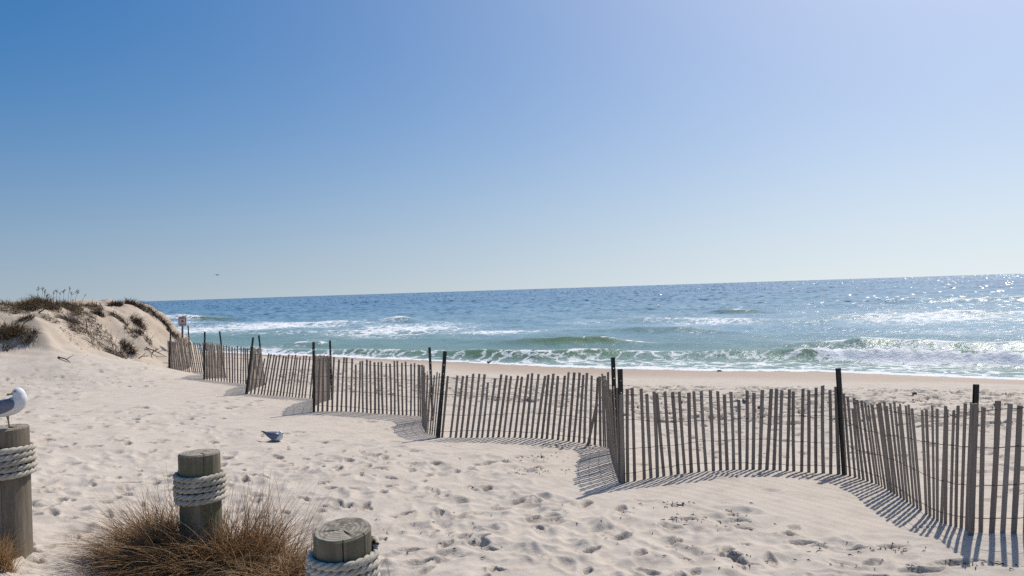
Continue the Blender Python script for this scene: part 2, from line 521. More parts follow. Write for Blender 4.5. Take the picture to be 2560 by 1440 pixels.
# outline of the dune's foot
_toe = [(-100, 908, 21.6), (0, 904, 22.0), (140, 906, 22.4), (250, 905, 23.4), (340, 896, 25.2), (420, 888, 27.4), (520, 884, 29.6), (640, 884, 33.0), (640, 880, 37.0)]
DUNE = [(-120.0, 4.0), (-50.0, 14.0), (-24.0, 20.5)] + [(at(*q).x, at(*q).y) for q in _toe] + [(-22.0, 44.0), (-60.0, 73.0), (-140.0, 130.0)]
DUNE = np.array(DUNE)

def dune_dist(x, y):
    best = np.full(x.shape, 1e9)
    inside = np.zeros(x.shape, dtype=bool)
    n = len(DUNE)
    for i in range(n):
        x0, y0 = DUNE[i]; x1, y1 = DUNE[(i + 1) % n]
        dx, dy = x1 - x0, y1 - y0
        t = np.clip(((x - x0) * dx + (y - y0) * dy) / (dx * dx + dy * dy), 0, 1)
        best = np.minimum(best, np.hypot(x - x0 - t * dx, y - y0 - t * dy))
        cond = ((y0 > y) != (y1 > y))
        with np.errstate(divide='ignore', invalid='ignore'):
            xi = x0 + (y - y0) * dx / (dy if dy != 0 else 1e-9)
        inside ^= cond & (x < xi)
    return np.where(inside, best, -best)

def base_height(x, y):
    x = np.atleast_1d(np.asarray(x, dtype=np.float64)); y = np.atleast_1d(np.asarray(y, dtype=np.float64))
    e = inland(x, y)
    z = np.interp(e, PROF_E, PROF_Z)
    near = np.hypot(x, y) < 60
    xn, yn = x[near], y[near]
    r = np.zeros_like(xn)
    for (cx, cy), w in zip(CTRL[:, :2], _tps[:-3]):
        d2 = (xn - cx) ** 2 + (yn - cy) ** 2
        r += w * 0.5 * d2 * np.log(np.maximum(d2, 1e-12))
    r += _tps[-3] + _tps[-2] * xn + _tps[-1] * yn
    fade = 1 - sstep(34, 52, np.hypot(xn, yn))
    fade = fade * sstep(-1.0, 5.0, e[near])
    zz = z.copy(); zz[near] += np.clip(r, -0.8, 0.8) * fade
    # the dune: a bluff about two metres tall with a slumped, gullied face
    dd = dune_dist(x, y) + 0.55 * perlin(x * 0.45, y * 0.45, 21) + 0.22 * perlin(x * 1.3, y * 1.3, 22)
    w = np.clip(dd / 5.0, 0, 1)
    prof = np.where(w < 0.35, 0.6 * (w / 0.35) ** 1.6 * 0.35, 0.21 + 0.79 * (1 - (1 - (w - 0.35) / 0.65) ** 1.8))
    side = np.interp(y, [20, 25.5, 30.0, 34.0, 38.0, 60, 150], [-11.8, -12.2, -12.3, -13.2, -16.0, -42.0, -150.0]) - x + 0.5 * perlin(x * 0.7, y * 0.7, 26)
    prof = prof * np.clip(side / 2.6, 0, 1) ** 0.8
    top = 4.03 + 0.16 * perlin(x * 0.22, y * 0.22, 23) + 0.10 * perlin(x * 0.8, y * 0.8, 24)
    lump = (0.20 * perlin(x * 0.9, y * 0.9, 25) + 0.12 * perlin(x * 2.1, y * 2.1, 27)) * np.clip(w * 3, 0, 1)
    zz = np.where(dd > 0, np.maximum(zz, zz + (top - zz) * prof + lump), zz)
    return zz

# polar tessellation of the ground sheet, finest where prints must show
rs = [0.4, 0.9, 1.5, 2.2, 2.9, 3.4, 3.8]
r = 4.0
while r < 66:
    rs.append(r)
    r += min(0.00042 * r * r, 0.0034 * r)
while r < 60000:
    rs.append(r); r *= 1.25
rs = np.array(rs)
fine = np.linspace(-math.radians(42), math.radians(42), 770)
coarse = np.linspace(math.radians(42), 2 * math.pi - math.radians(42), 66)[1:-1]
ths = np.concatenate([fine, coarse])
NR, NT, NF = len(rs), len(ths), len(fine)
RR, TT = np.meshgrid(rs, ths, indexing='ij')
GX = RR * np.sin(TT); GY = RR * np.cos(TT)
GZ = base_height(GX.ravel(), GY.ravel()).reshape(GX.shape)
E = inland(GX.ravel(), GY.ravel()).reshape(GX.shape)

# where the sand is smooth (wind drifts) and where it is trodden
GRID = [GZ]
def ground_z(x, y):
    rad = math.hypot(x, y); th = math.atan2(x, y)
    i = int(np.clip(np.searchsorted(rs, rad) - 1, 0, NR - 2)); j = int(np.clip(np.searchsorted(fine, th) - 1, 0, NF - 2))
    a = min(max((rad - rs[i]) / (rs[i + 1] - rs[i]), 0), 1); b = min(max((th - fine[j]) / (fine[j + 1] - fine[j]), 0), 1)
    return float((GRID[0][i, j] * (1 - a) + GRID[0][i + 1, j] * a) * (1 - b) + (GRID[0][i, j + 1] * (1 - a) + GRID[0][i + 1, j + 1] * a) * b)

def ground_pt(px, py):
    d = 3.4
    r_ = ray(px, py)
    while d < 80:
        p = EYE + r_ * (d / r_.y)
        if p.z <= ground_z(p.x, p.y):
            break
        d *= 1.003
    return EYE + r_ * (d / r_.y)

SMOOTH = [(1880, 1232, 270, 48), (2130, 1290, 190, 62), (2420, 1372, 150, 38), (430, 985, 150, 40), (730, 1052, 190, 30), (930, 1082, 160, 26),
          (1200, 1122, 130, 20), (200, 870, 150, 30), (1500, 1215, 90, 22)]
tread = np.ones_like(GX)
for px, py, rx, ry in SMOOTH:
    c = ground_pt(px, py); dd = c.y
    ax = rx * dd / FPX; ay = ry * dd * dd / (2.3 * FPX)
    q = ((GX - c.x) / ax) ** 2 + ((GY - c.y) / ay) ** 2
    tread *= sstep(0.45, 1.35, q + 0.5 * perlin(GX * 0.7, GY * 0.7, 31))
tread *= sstep(8.5, 12.5, E + 0.8 * perlin(GX * 0.3, GY * 0.3, 33))
fd = np.full(GX.shape, 9.0)
selr = (rs > 4) & (rs < 36)
sx_, sy_ = GX[selr], GY[selr]; fdd = np.full(sx_.shape, 9.0)
for a_, b_ in zip(FENCE_W[:-1], FENCE_W[1:]):
    dx_, dy_ = b_.x - a_.x, b_.y - a_.y
    t_ = np.clip(((sx_ - a_.x) * dx_ + (sy_ - a_.y) * dy_) / (dx_ * dx_ + dy_ * dy_), 0, 1)
    fdd = np.minimum(fdd, np.hypot(sx_ - a_.x - t_ * dx_, sy_ - a_.y - t_ * dy_))
fd[selr] = fdd
tread *= 0.10 + 0.90 * sstep(0.55, 1.5, fd + 0.5 * perlin(GX * 0.6, GY * 0.6, 35))
inland_dune = dune_dist(GX.ravel(), GY.ravel()).reshape(GX.shape)
tread *= 1 - 0.55 * sstep(0.2, 1.5, inland_dune)
nearmask = (RR < 66) & (RR > 3.5)
det = np.zeros_like(GX)
for wl, am, sd in ((1.3, 0.040, 41), (0.62, 0.034, 42), (0.33, 0.018, 43), (0.17, 0.006, 44)):
    lod = sstep(0.8, 1.8, wl / (0.0034 * RR * 2.2))
    det += am * perlin(GX / wl, GY / wl, sd) * lod * (0.10 + 0.90 * tread)
rip = 0.0022 * np.sin((GX * 0.8 + GY * 0.55) * 2 * math.pi / 0.16 + 3.0 * perlin(GX * 0.8, GY * 0.8, 46)) * (1 - tread) * (RR < 14)
det += rip
print_dark = np.zeros_like(GX)
# footprints
prints = []
n_try = 6500
while n_try > 0:
    n_try -= 1
    th = random.uniform(-0.72, 0.72)
    rad = 4.2 + 32 * random.random() ** 1.15
    prints.append((rad, th))
def stamp(rad, th, depth, size, ang, rim, kind):
    i0 = np.searchsorted(rs, rad - size * 1.8); i1 = np.searchsorted(rs, rad + size * 1.8)
    j0 = np.searchsorted(fine, th - size * 1.8 / rad); j1 = np.searchsorted(fine, th + size * 1.8 / rad)
    if i1 - i0 < 2 or j1 - j0 < 2: return
    sl = (slice(i0, i1), slice(j0, j1))
    cx, cy = rad * math.sin(th), rad * math.cos(th)
    tr = tread[(i0 + i1) // 2, (j0 + j1) // 2]
    if random.random() > tr ** 1.5 + 0.012: return
    x = GX[sl] - cx; y = GY[sl] - cy
    u = (x * math.cos(ang) + y * math.sin(ang)) / size
    v = (-x * math.sin(ang) + y * math.cos(ang)) / (size * (0.42 + 0.08 * np.cos(u * 3)))
    q = np.sqrt(u * u + v * v) + 0.38 * perlin(GX[sl] * 8, GY[sl] * 8, 47)
    if kind:   # crisp print with a heel and toe dip and a pushed-up rim
        d = -depth * (1 - sstep(0.62, 1.02, q)) * (1 + 0.3 * np.cos(u * 4.0)) + rim * np.exp(-((q - 1.18) / 0.2) ** 2)
        print_dark[sl] = np.maximum(print_dark[sl], 0.6 * (1 - sstep(0.5, 1.35, q)))  # sand colour darkens towards the middle of the print
    else:
        d = -depth * np.exp(-(q / 0.8) ** 2) + rim * np.exp(-((q - 1.25) / 0.4) ** 2)
    det[sl] += d
for k, (rad, th) in enumerate(prints):
    if rad < 9 and k % 4 == 0: continue
    if k % 2 == 0:
        stamp(rad, th, random.uniform(0.012, 0.034) * (1 + 0.04 * rad), random.uniform(0.06, 0.155), random.uniform(0, 6.28), random.uniform(0.004, 0.014), 1)
    else:
        stamp(rad, th, random.uniform(0.010, 0.026), random.uniform(0.13, 0.30), random.uniform(0, 6.28), random.uniform(0.006, 0.016), 0)
for _ in range(2600):   # the trodden strip between the fence and the wet sand
    e_ = random.uniform(11.0, 19.0); x_ = random.uniform(-9, 15)
    y_ = float(np.interp(x_, SHORE_X, SHORE_Y)) - e_ / 0.8
    r_, t_ = math.hypot(x_, y_), math.atan2(x_, y_)
    if r_ < 9 or abs(t_) > 0.7: continue
    stamp(r_, t_, random.uniform(0.07, 0.15), random.uniform(0.13, 0.24), random.uniform(-0.4, 0.4), random.uniform(0.01, 0.03), 1)
# a few particular prints the photograph shows
for px, py, sz, an in [(1195, 1366, .15, -.3), (1225, 1378, .12, -.5), (1010, 1285, .15, 0), (1050, 1413, .19, 0.1), (1690, 1265, .14, -.2), (1720, 1300, .14, -.3), (1560, 1285, .13, .1), (2130, 1375, .17, -.1),
                       (2230, 1372, .16, -.2), (2390, 1410, .19, -.3), (2300, 1430, .2, -.2), (1830, 1195, .13, 0), (1345, 1145, .16, .2), (1240, 1425, .12, -.4), (1830, 1390, .14, 0), (2010, 1360, .16, -.35),
                       (1860, 1320, .13, -.3), (1340, 1170, .14, 0), (1390, 1115, .18, -.2), (1700, 1190, .13, .2), (1975, 1340, .13, -.4), (1090, 1160, .12, 0), (1180, 1175, .14, .1), (1460, 1120, .15, -.3)]:
    p = ground_pt(px, py)
    rad, th = math.hypot(p.x, p.y), math.atan2(p.x, p.y)
    i = np.searchsorted(rs, rad); j = np.searchsorted(fine, th)
    old = tread[i - 30:i + 30, j - 30:j + 30].copy()
    tread[i - 30:i + 30, j - 30:j + 30] = 1
    stamp(rad, th, 0.036, sz * 0.8, an, 0.012, 1)
    tread[i - 30:i + 30, j - 30:j + 30] = old
det *= nearmask
GZ = GZ + det * sstep(3.0, 8.0, E)
GRID[0] = GZ
wet = (1 - sstep(2.0, 9.5, E + 1.2 * perlin(GX * 0.25, GY * 0.25, 51))) * 0.75

def polar_faces(nr, nt, wrap):
    i = np.arange(nr - 1)[:, None]; j = np.arange(nt if wrap else nt - 1)[None, :]
    jn = (j + 1) % nt
    return np.stack([i * nt + j, (i + 1) * nt + j, (i + 1) * nt + jn, i * nt + jn], axis=-1).reshape(-1, 4)[:, ::-1]

V = np.stack([GX, GY, GZ], axis=-1).reshape(-1, 3)
F = polar_faces(NR, NT, True)
F = np.concatenate([F, ])
beach = mesh_obj('sand_beach', V, F, M_SAND, smooth=True)
attr(beach.data, 'dune', sstep(-0.5, 3.0, inland_dune)); attr(beach.data, 'wet', wet); attr(beach.data, 'print_dark', print_dark)
tag(beach, 'pale trodden sand beach running down to the surf', kind='structure')

# ------------------------------------------------------------------ sea
sr = [24.0]
while sr[-1] < 2500:
    sr.append(sr[-1] * (1 + float(np.interp(sr[-1], [24, 70, 150, 400, 1000], [0.0062, 0.0066, 0.0100, 0.018, 0.028]))))
while sr[-1] < 50000:
    sr.append(sr[-1] * 1.16)
sr = np.array(sr)
sf = np.linspace(-math.radians(41), math.radians(41), 940)
sl_ = np.linspace(-math.radians(100), -math.radians(41), 30)[:-1]
sth = np.concatenate([sl_, sf, -sl_[::-1]])
SR, ST = np.meshgrid(sr, sth, indexing='ij')
SX = SR * np.sin(ST); SY = SR * np.cos(ST)
SE = -inland(SX.ravel(), SY.ravel()).reshape(SX.shape)       # metres offshore
SZ = np.zeros_like(SX)
foam = np.zeros_like(SX); green = np.zeros_like(SX)
# running swell and wind chop, each octave only where the sheet can carry it
al = (-0.80, 0.60); nr_ = (0.60, 0.80)
ua = SX * al[0] + SY * al[1]; un = SX * nr_[0] + SY * nr_[1]
off = sstep(0.5, 14.0, SE)
for k, (wl, am) in enumerate(((1.2, 0.07), (2.2, 0.14), (4.5, 0.25), (9.0, 0.36), (20.0, 0.5), (46.0, 0.7), (110.0, 1.0))):
    lod = sstep(0.9, 2.0, wl / (1.6 * SR * np.interp(SR, [24, 70, 150, 400, 1000], [0.0062, 0.0066, 0.0100, 0.018, 0.028])))
    nz = perlin(ua / (wl * 2.0), un / wl, 60 + k)
    SZ += am * (0.75 - 1.9 * np.abs(nz)) * lod * off * (sstep(40, 220, SR) if wl > 15 else 0.55 + 0.45 * sstep(40, 120, SR))
# crest: photograph points along the foot of each wave, height, front width, back width, foam on top, foam in front, foam behind, green, ends faded over
CRESTS = [
    ([(430, 872), (600, 880), (760, 886), (900, 890), (1060, 893), (1200, 898), (1350, 900), (1500, 897), (1650, 896), (1800, 897), (1950, 898), (2110, 902), (2300, 908), (2600, 918)],
     [0.22, 0.3, 0.42, 0.52, 0.56, 0.64, 0.5, 0.66, 0.40, 0.5, 0.64, 0.6, 0.58, 0.56], 0.75, 1.5,
     [0.5, 0.4, 0.6, 0.25, 0.1, 0.5, 0.75, 0.6, 0.55, 0.4, 0.35, 0.9, 1.0, 1.0], [0.6, 0.5, 0.5, 0.25, 0.2, 0.5, 0.6, 0.55, 0.6, 0.6, 0.55, 1.0, 1.1, 1.1], 0.95),
    ([(1180, 867), (1300, 868), (1400, 869), (1500, 868), (1600, 868), (1760, 870)], [0, 0.4, 0.62, 0.6, 0.3, 0], 0.9, 2.0, [0, 0.1, 0.15, 0.75, 0.6, 0], [0, 0, 0.05, 0.2, 0.3, 0], 1.0),
    ([(1850, 872), (2000, 876), (2150, 879), (2350, 882), (2600, 886)], [0, 0.35, 0.55, 0.62, 0.6], 0.9, 2.2, [0, 0.5, 0.8, 0.9, 0.95], [0, 0.3, 0.45, 0.6, 0.7], 0.5),
    ([(1330, 838), (1480, 839), (1600, 840), (1720, 840), (1860, 842), (1980, 845)], [0, 0.35, 0.5, 0.5, 0.3, 0], 1.2, 3.2, [0, 0.05, 0.1, 0.35, 0.3, 0], [0] * 6, 0.65),
    ([(330, 810), (400, 812), (470, 813), (545, 813), (640, 813)], [0.6, 0.95, 0.95, 0.7, 0], 1.8, 4.0, [1.0, 1.0, 0.9, 0.3, 0], [1.0, 1.0, 0.7, 0.2, 0], 0.8),
    ([(480, 826), (620, 824), (760, 823), (900, 822), (1020, 822)], [0.1, 0.3, 0.4, 0.3, 0], 1.4, 3.5, [0.6, 0.7, 0.85, 0.6, 0.2], [0.5, 0.5, 0.6, 0.4, 0.1], 0.4),
    ([(900, 813), (950, 814), (985, 814), (1020, 814), (1060, 814)], [0, 0.4, 0.75, 0.5, 0], 1.4, 3.5, [0, 0.7, 1.0, 0.7, 0], [0, 0.5, 0.7, 0.4, 0], 0.4),
    ([(560, 846), (760, 844), (900, 842), (1080, 838), (1240, 838)], [0.1, 0.25, 0.25, 0.25, 0], 1.2, 3.0, [0.5, 0.6, 0.6, 0.7, 0.3], [0.4, 0.5, 0.5, 0.5, 0.2], 0.3),
    ([(1740, 792), (1830, 793), (1890, 793), (1960, 793)], [0, 0.38, 0.5, 0], 1.8, 4.0, [0, 0.4, 0.8, 0], [0, 0, 0.05, 0], 1.0),
    ([(1450, 812), (1640, 813), (1850, 814), (2050, 810), (2250, 806), (2420, 801), (2600, 800)], [0.15, 0.3, 0.3, 0.3, 0.5, 0.6, 0.6], 1.5, 4.5, [0.3, 0.6, 0.55, 0.4, 0.7, 0.8, 0.9], [0.2, 0.5, 0.5, 0.3, 0.4, 0.6, 0.7], 0.3),
    ([(2150, 772), (2300, 772), (2450, 770), (2600, 768)], [0, 0.5, 0.65, 0.65], 1.8, 5.0, [0, 0.35, 0.5, 0.7], [0, 0.1, 0.2, 0.3], 0.2),
    ([(660, 868), (740, 868), (800, 869), (860, 870)], [0, 0.35, 0.35, 0], 0.8, 2.0, [0, 0.8, 0.7, 0], [0, 0.5, 0.4, 0], 0.6),
]
for pts, amps, wf, wb, ftop, ffront, gr in CRESTS:
    W = [at_z(a, b, 0.0) for a, b in pts]
    xs = np.array([p.x for p in W]); ys = np.array([p.y for p in W]); o = np.argsort(xs)
    xs, ys = xs[o], ys[o]
    A = np.array(amps)[o]; FT = np.array(ftop)[o]; FF = np.array(ffront)[o]
    wig = 0.5 * perlin(SX * 0.22, SY * 0.05, 71)
    yc = np.interp(SX, xs, ys) + wig
    ends = sstep(xs[0] - 2.5, xs[0] + 0.5, SX) * (1 - sstep(xs[-1] - 0.5, xs[-1] + 2.5, SX))
    a = 0.70 * np.interp(SX, xs, A) * ends * (1 + 0.35 * perlin(SX * 0.35, SY * 0.1, 72) + 0.5 * perlin(SX * 0.13, SY * 0.05, 79))
    u = (SY - yc) * 0.86 - wf * 0.9
    prof = np.where(u < 0, np.exp(-(np.abs(u) / wf) ** 2.4), np.exp(-(u / wb) ** 1.7))
    SZ += a * prof
    trough = -0.18 * a * np.exp(-((u + 2.2 * wf) / wf) ** 2)
    SZ += trough
    ft = np.interp(SX, xs, FT) * ends; ff = np.interp(SX, xs, FF) * ends
    jag = 0.35 * perlin(SX * 0.8, SY * 0.8, 73)
    foam = np.maximum(foam, ft * np.exp(-((u - 0.05 * wf + jag) / (0.5 * wf)) ** 2) * (0.95 + 0.5 * perlin(SX * 0.45, SY * 0.3, 78)))
    foam = np.maximum(foam, ff * np.where(ff > 0.9, 1, 0.80) * np.exp(-((u + 0.9 * wf) / (0.9 * wf)) ** 2))
    foam = np.maximum(foam, ft * 0.45 * np.exp(-((u - 1.6 * wb) / (1.0 * wb)) ** 2))
    SZ += a * prof * 0.20 * perlin(SX * 0.55, SY * 0.9, 76)
    roll = sstep(0.75, 1.0, ff)                      # tumbling white water is lumpy
    SZ += roll * prof * 0.22 * (perlin(SX * 1.4, SY * 1.4, 74) + 0.6 * perlin(SX * 3.1, SY * 3.1, 75))
    green = np.maximum(green, gr * sstep(0.12, 0.5, a) * np.exp(-((u + 0.55 * wf) / (0.8 * wf)) ** 2))
PATCHES = [(1000, 832, 230, 17, 0.86), (720, 824, 270, 10, 0.84), (500, 836, 170, 14, 0.72), (1250, 838, 220, 8, 0.70), (1780, 814, 170, 9, 0.66), (2330, 806, 260, 12, 0.74), (1480, 815, 160, 5, 0.4),
           (2330, 912, 330, 24, 0.72), (1350, 908, 450, 13, 0.66), (950, 897, 330, 7, 0.62), (1850, 912, 330, 14, 0.66), (640, 884, 170, 5, 0.7), (440, 822, 130, 8, 0.55), (1900, 884, 260, 10, 0.42), (2350, 838, 260, 14, 0.4)]
for px, py, rx, ry, am in PATCHES:
    c = at_z(px, py, 0.0); d0 = c.y
    yh = math.hypot(0, d0)
    ax = rx * d0 / FPX; ay = ry * d0 * d0 / (4.0 * FPX)
    # the band follows the line of sight's slope with the horizon, set out on the water itself
    q = ((SX - c.x) / ax) ** 2 + ((SY - c.y + (SX - c.x) * 0.0) / ay) ** 2
    foam = np.maximum(foam, am * 0.85 * np.exp(-q * 1.1) * (1 + 0.25 * perlin(SX * 0.25, SY * 0.25, 77)))
edge = np.exp(-((SE - 0.2) / 0.6) ** 2)
foam = np.maximum(foam, 0.95 * edge)
foam = np.maximum(foam, (0.46 * (1 - sstep(2.0, 9.0, SE))) * (SE > -2))
green = np.maximum(green, 0.42 * (1 - sstep(3, 30, SE)))
SZ = np.where(SE < 1.5, SZ * sstep(-0.5, 1.5, SE) + 0.03, SZ)
SZ = np.where(SE < -1.2, -0.25, SZ)
far = sstep(60, 320, SR)
SRR = SR
sea = mesh_obj('sea', np.stack([SX, SY, SZ], axis=-1).reshape(-1, 3), polar_faces(len(sr), len(sth), False), M_WATER, smooth=True)
# wind chop too fine for the sheet: a random slope at every vertex, stronger out where the sheet is coarse
def slope_noise(seed):
    g = np.random.default_rng(seed).standard_normal(SZ.shape)
    w_ = sstep(140, 380, SRR); g0_ = g
    g = 0.25 * np.roll(g, 2, 1) + 0.5 * np.roll(g, 1, 1) + 0.7 * g + 0.5 * np.roll(g, -1, 1) + 0.25 * np.roll(g, -2, 1)
    g = g * (1 - w_) + 1.05 * g0_ * w_
    return g * (0.75 + 0.25 * np.abs(g))
gust = 0.85 + 0.5 * perlin(ua / 60.0, un / 22.0, 81) + 0.4 * perlin(ua / 14.0, un / 6.0, 82)
amt = (0.04 + 0.19 * sstep(45, 150, SRR) + 0.07 * sstep(250, 700, SRR)) * (0.15 + 0.85 * sstep(6, 22, SE)) * np.clip(gust, 0.5, 1.4) * off
sn = slope_noise(1) * amt; sa = slope_noise(2) * amt * 0.5
ca = sea.data.attributes.new('chop', 'FLOAT_VECTOR', 'POINT')
ca.data.foreach_set('vector', np.stack([sn * nr_[0] + sa * al[0], sn * nr_[1] + sa * al[1], np.zeros_like(sn)], -1).astype(np.float32).ravel())
attr(sea.data, 'foam', np.clip(foam, 0, 1.1)); attr(sea.data, 'green', np.clip(green, 0, 1)); attr(sea.data, 'far', far)
tag(sea, 'blue sea with green breakers and white surf', kind='structure')
del RR, TT, SR, ST, SX, SY, det

# ------------------------------------------------------------------ sand fence
fence = empty('sand_fence', FENCE_W[3], 'long zigzag sand fence of weathered wooden slats wired to dark steel posts', 'fence')
FO = Vector(FENCE_W[3])
cum = [0.0]
for a, b in zip(FENCE_W[:-1], FENCE_W[1:]):
    cum.append(cum[-1] + math.hypot(b.x - a.x, b.y - a.y))
cum = np.array(cum)
fx = np.array([p.x for p in FENCE_W]); fy = np.array([p.y for p in FENCE_W])
fh = np.array([q[3] for q in FENCE]); fl = np.array([q[4] + 0.032 for q in FENCE])
slats = []
s = 0.0
while s < cum[-1]:
    x = float(np.interp(s, cum, fx)); y = float(np.interp(s, cum, fy))
    ds = 0.05
    tx = float(np.interp(s + ds, cum, fx) - np.interp(s - ds, cum, fx)); ty = float(np.interp(s + ds, cum, fy) - np.interp(s - ds, cum, fy))
    L = math.hypot(tx, ty) or 1
    slats.append((s, x, y, tx / L, ty / L, float(np.interp(s, cum, fh)), float(np.interp(s, cum, fl))))
    s += 0.092 + random.uniform(-0.008, 0.008) + (0.05 if random.random() < 0.02 else 0)

def slat_verts(h, w, t, bow, cut):
    """a sawn lath, slightly bowed and with an uneven top, standing on the local origin"""
    v = []; f = []
    lv = [-0.12, h * 0.33, h * 0.66, h]
    for i, z in enumerate(lv):
        b = bow * (i / 3.0) * (1 - i / 3.0) * 4
        ww = w * (1 + 0.05 * math.sin(i * 2.1 + h * 40))
        for sx, sy in ((-1, -1), (1, -1), (1, 1), (-1, 1)):
            v.append((sx * ww / 2 + b, sy * t / 2, z + (cut * sx if i == 3 else 0)))
    for i in range(3):
        for k in range(4):
            a = i * 4 + k; b2 = i * 4 + (k + 1) % 4
            f.append((a, b2, b2 + 4, a + 4))
    f.append((3, 2, 1, 0)); f.append((12, 13, 14, 15))
    return v, f
slat_meshes = []
def slat_mesh_for(h, w=None):
    v, f = slat_verts(h, w or random.uniform(0.035, 0.045), random.uniform(0.010, 0.015), random.uniform(-0.008, 0.008), random.uniform(-0.005, 0.005))
    me = bpy.data.meshes.new('slat'); me.from_pydata(v, [], f); me.update(); me.materials.append(M_SLAT)
    return me
def slat_matrix(x, y, z, tx, ty, lean, leany, twist):
    c, s_ = math.cos(twist), math.sin(twist)
    ux, uy = tx * c - ty * s_, tx * s_ + ty * c
    up = Vector((lean, leany, 1)).normalized()
    X = Vector((ux, uy, 0)); X = (X - up * X.dot(up)).normalized()
    Y = up.cross(X)
    m = Matrix((X, Y, up)).transposed().to_4x4()
    m.translation = Vector((x, y, z))
    return m
far_mb = MB()
wire_nodes = []
slat_objs = []
for k, (s, x, y, tx, ty, h, lean) in enumerate(slats):
    z = ground_z(x, y)
    hh = h + random.uniform(-0.035, 0.03)
    if random.random() < 0.05: hh -= random.uniform(0.04, 0.14)
    ln = lean + random.gauss(0, 0.009 if x > 2.5 else 0.013); ly = random.gauss(0, 0.010)
    m = slat_matrix(x, y, z, tx, ty, ln, ly, random.gauss(0, 0.07 if x > 2.5 else 0.12))
    wire_nodes.append((Vector((x, y, z)), Vector((lean, 0, 1)), h, Vector((-ty, tx, 0))))
    if k < 298:
        o = bpy.data.objects.new('slat', slat_mesh_for(hh))
        COL.objects.link(o); o.parent = fence
        m.translation -= FO
        o.matrix_local = m
        slat_objs.append(o)
    else:
        v, f = slat_verts(hh, random.uniform(0.034, 0.043), 0.013, random.uniform(-0.008, 0.008), 0)
        far_mb.add([m @ Vector(p) - FO for p in v], f)
if far_mb.v:
    o = far_mb.build('slats_beyond', M_SLAT, fence); o['kind'] = 'stuff'; o['label'] = 'farthest slats of the fence, near the dune'
# loose slats: one leaning, one hanging in its wires
for (bx, by, tx_, ty_, d, wd) in ((1470, 1112, 1492, 1010, 12.25, None), (1524, 1058, 1520, 930, 11.9, None), (2427, 1336, 2437, 1009, 6.74, 0.050), (1556, 1208, 1552, 985, 9.40, 0.048)):
    b0 = at(bx, by, d); t0 = at(tx_, ty_, d)
    h = (t0 - b0).length
    o = bpy.data.objects.new('slat', slat_mesh_for(h, wd)); COL.objects.link(o); o.parent = fence
    u = (t0 - b0).normalized()
    m = slat_matrix(b0.x, b0.y, b0.z, 1, 0, u.x / u.z, u.y / u.z, 0.1); m.translation -= FO
    o.matrix_local = m
# four strands of twisted wire
for q, fr in enumerate((0.09, 0.37, 0.66, 0.93)):
    mb = MB(); pts = []
    for i, (p, up, h, nrm) in enumerate(wire_nodes):
        zz = h * fr + 0.018 * math.sin(i * 0.21 + q * 2.0) + random.gauss(0, 0.005)
        side = 0.009 * (1 if i % 2 else -1)
        pts.append(p + up * zz + nrm * side - FO)
    mb.tube(pts, 0.0038, 4)
    mb.build('wire', M_WIRE, fence, True)
# steel posts with punched holes
POSTS = [(2427, 1330, 2441, 960, 7.02), (2112, 1188, 2096, 920, 9.86), (1558, 1207, 1551, 922, 9.44), (1541, 1112, 1533, 893, 11.6), (1096, 1096, 1113, 878, 13.15), (1082, 1046, 1074, 868, 15.1),
         (785, 1028, 784, 855, 15.85), (830, 1000, 825, 851, 19.25), (615, 986, 633, 843, 19.95), (661, 964, 647, 838, 22.55), (510, 951, 512, 829, 22.95), (563, 943, 549, 828, 25.55), (422, 932, 427, 822, 26.45), (477, 918, 470, 814, 30.0)]
def post_mesh(L, w=0.040, dp=0.030):
    mb = MB(); n = int(L / 0.15)
    hw = 0.009
    mb.box(-(w / 2 + hw / 2) / 2, 0, L / 2 - 0.2, w / 2 - hw / 2, 0.005, L + 0.4)
    mb.box((w / 2 + hw / 2) / 2, 0, L / 2 - 0.2, w / 2 - hw / 2, 0.005, L + 0.4)
    zz = -0.4
    for i in range(n + 6):
        z0 = zz + i * 0.15
        if z0 + 0.135 > L: break
        mb.box(0, 0.0004, z0 + 0.0675, hw - 0.0005, 0.005, 0.135)
    mb.box(0, 0.0004, L - 0.07, hw - 0.0005, 0.005, 0.138)
    for sx in (-1, 1):
        mb.box(sx * (w / 2 + 0.0022), dp / 2 - 0.002, L / 2 - 0.2, 0.004, dp, L + 0.396)
        mb.box(sx * (w / 2 + 0.0085), dp - 0.001, L / 2 - 0.2, 0.008, 0.004, L + 0.392)
    return mb
for (bx, by, tx_, ty_, d) in POSTS:
    b0 = at(bx, by, d); t0 = at(tx_, ty_, d)
    b0.z = min(b0.z, ground_z(b0.x, b0.y) + 0.02)
    L = (t0 - b0).length
    o = post_mesh(L, 0.022 if bx > 2400 else (0.040 if d < 14 else 0.026)).build('post', M_POST, fence)
    u = (t0 - b0).normalized()
    m = slat_matrix(b0.x, b0.y - 0.02, b0.z, 1, 0.12, u.x / u.z, u.y / u.z, 0.0); m.translation -= FO
    o.matrix_local = m

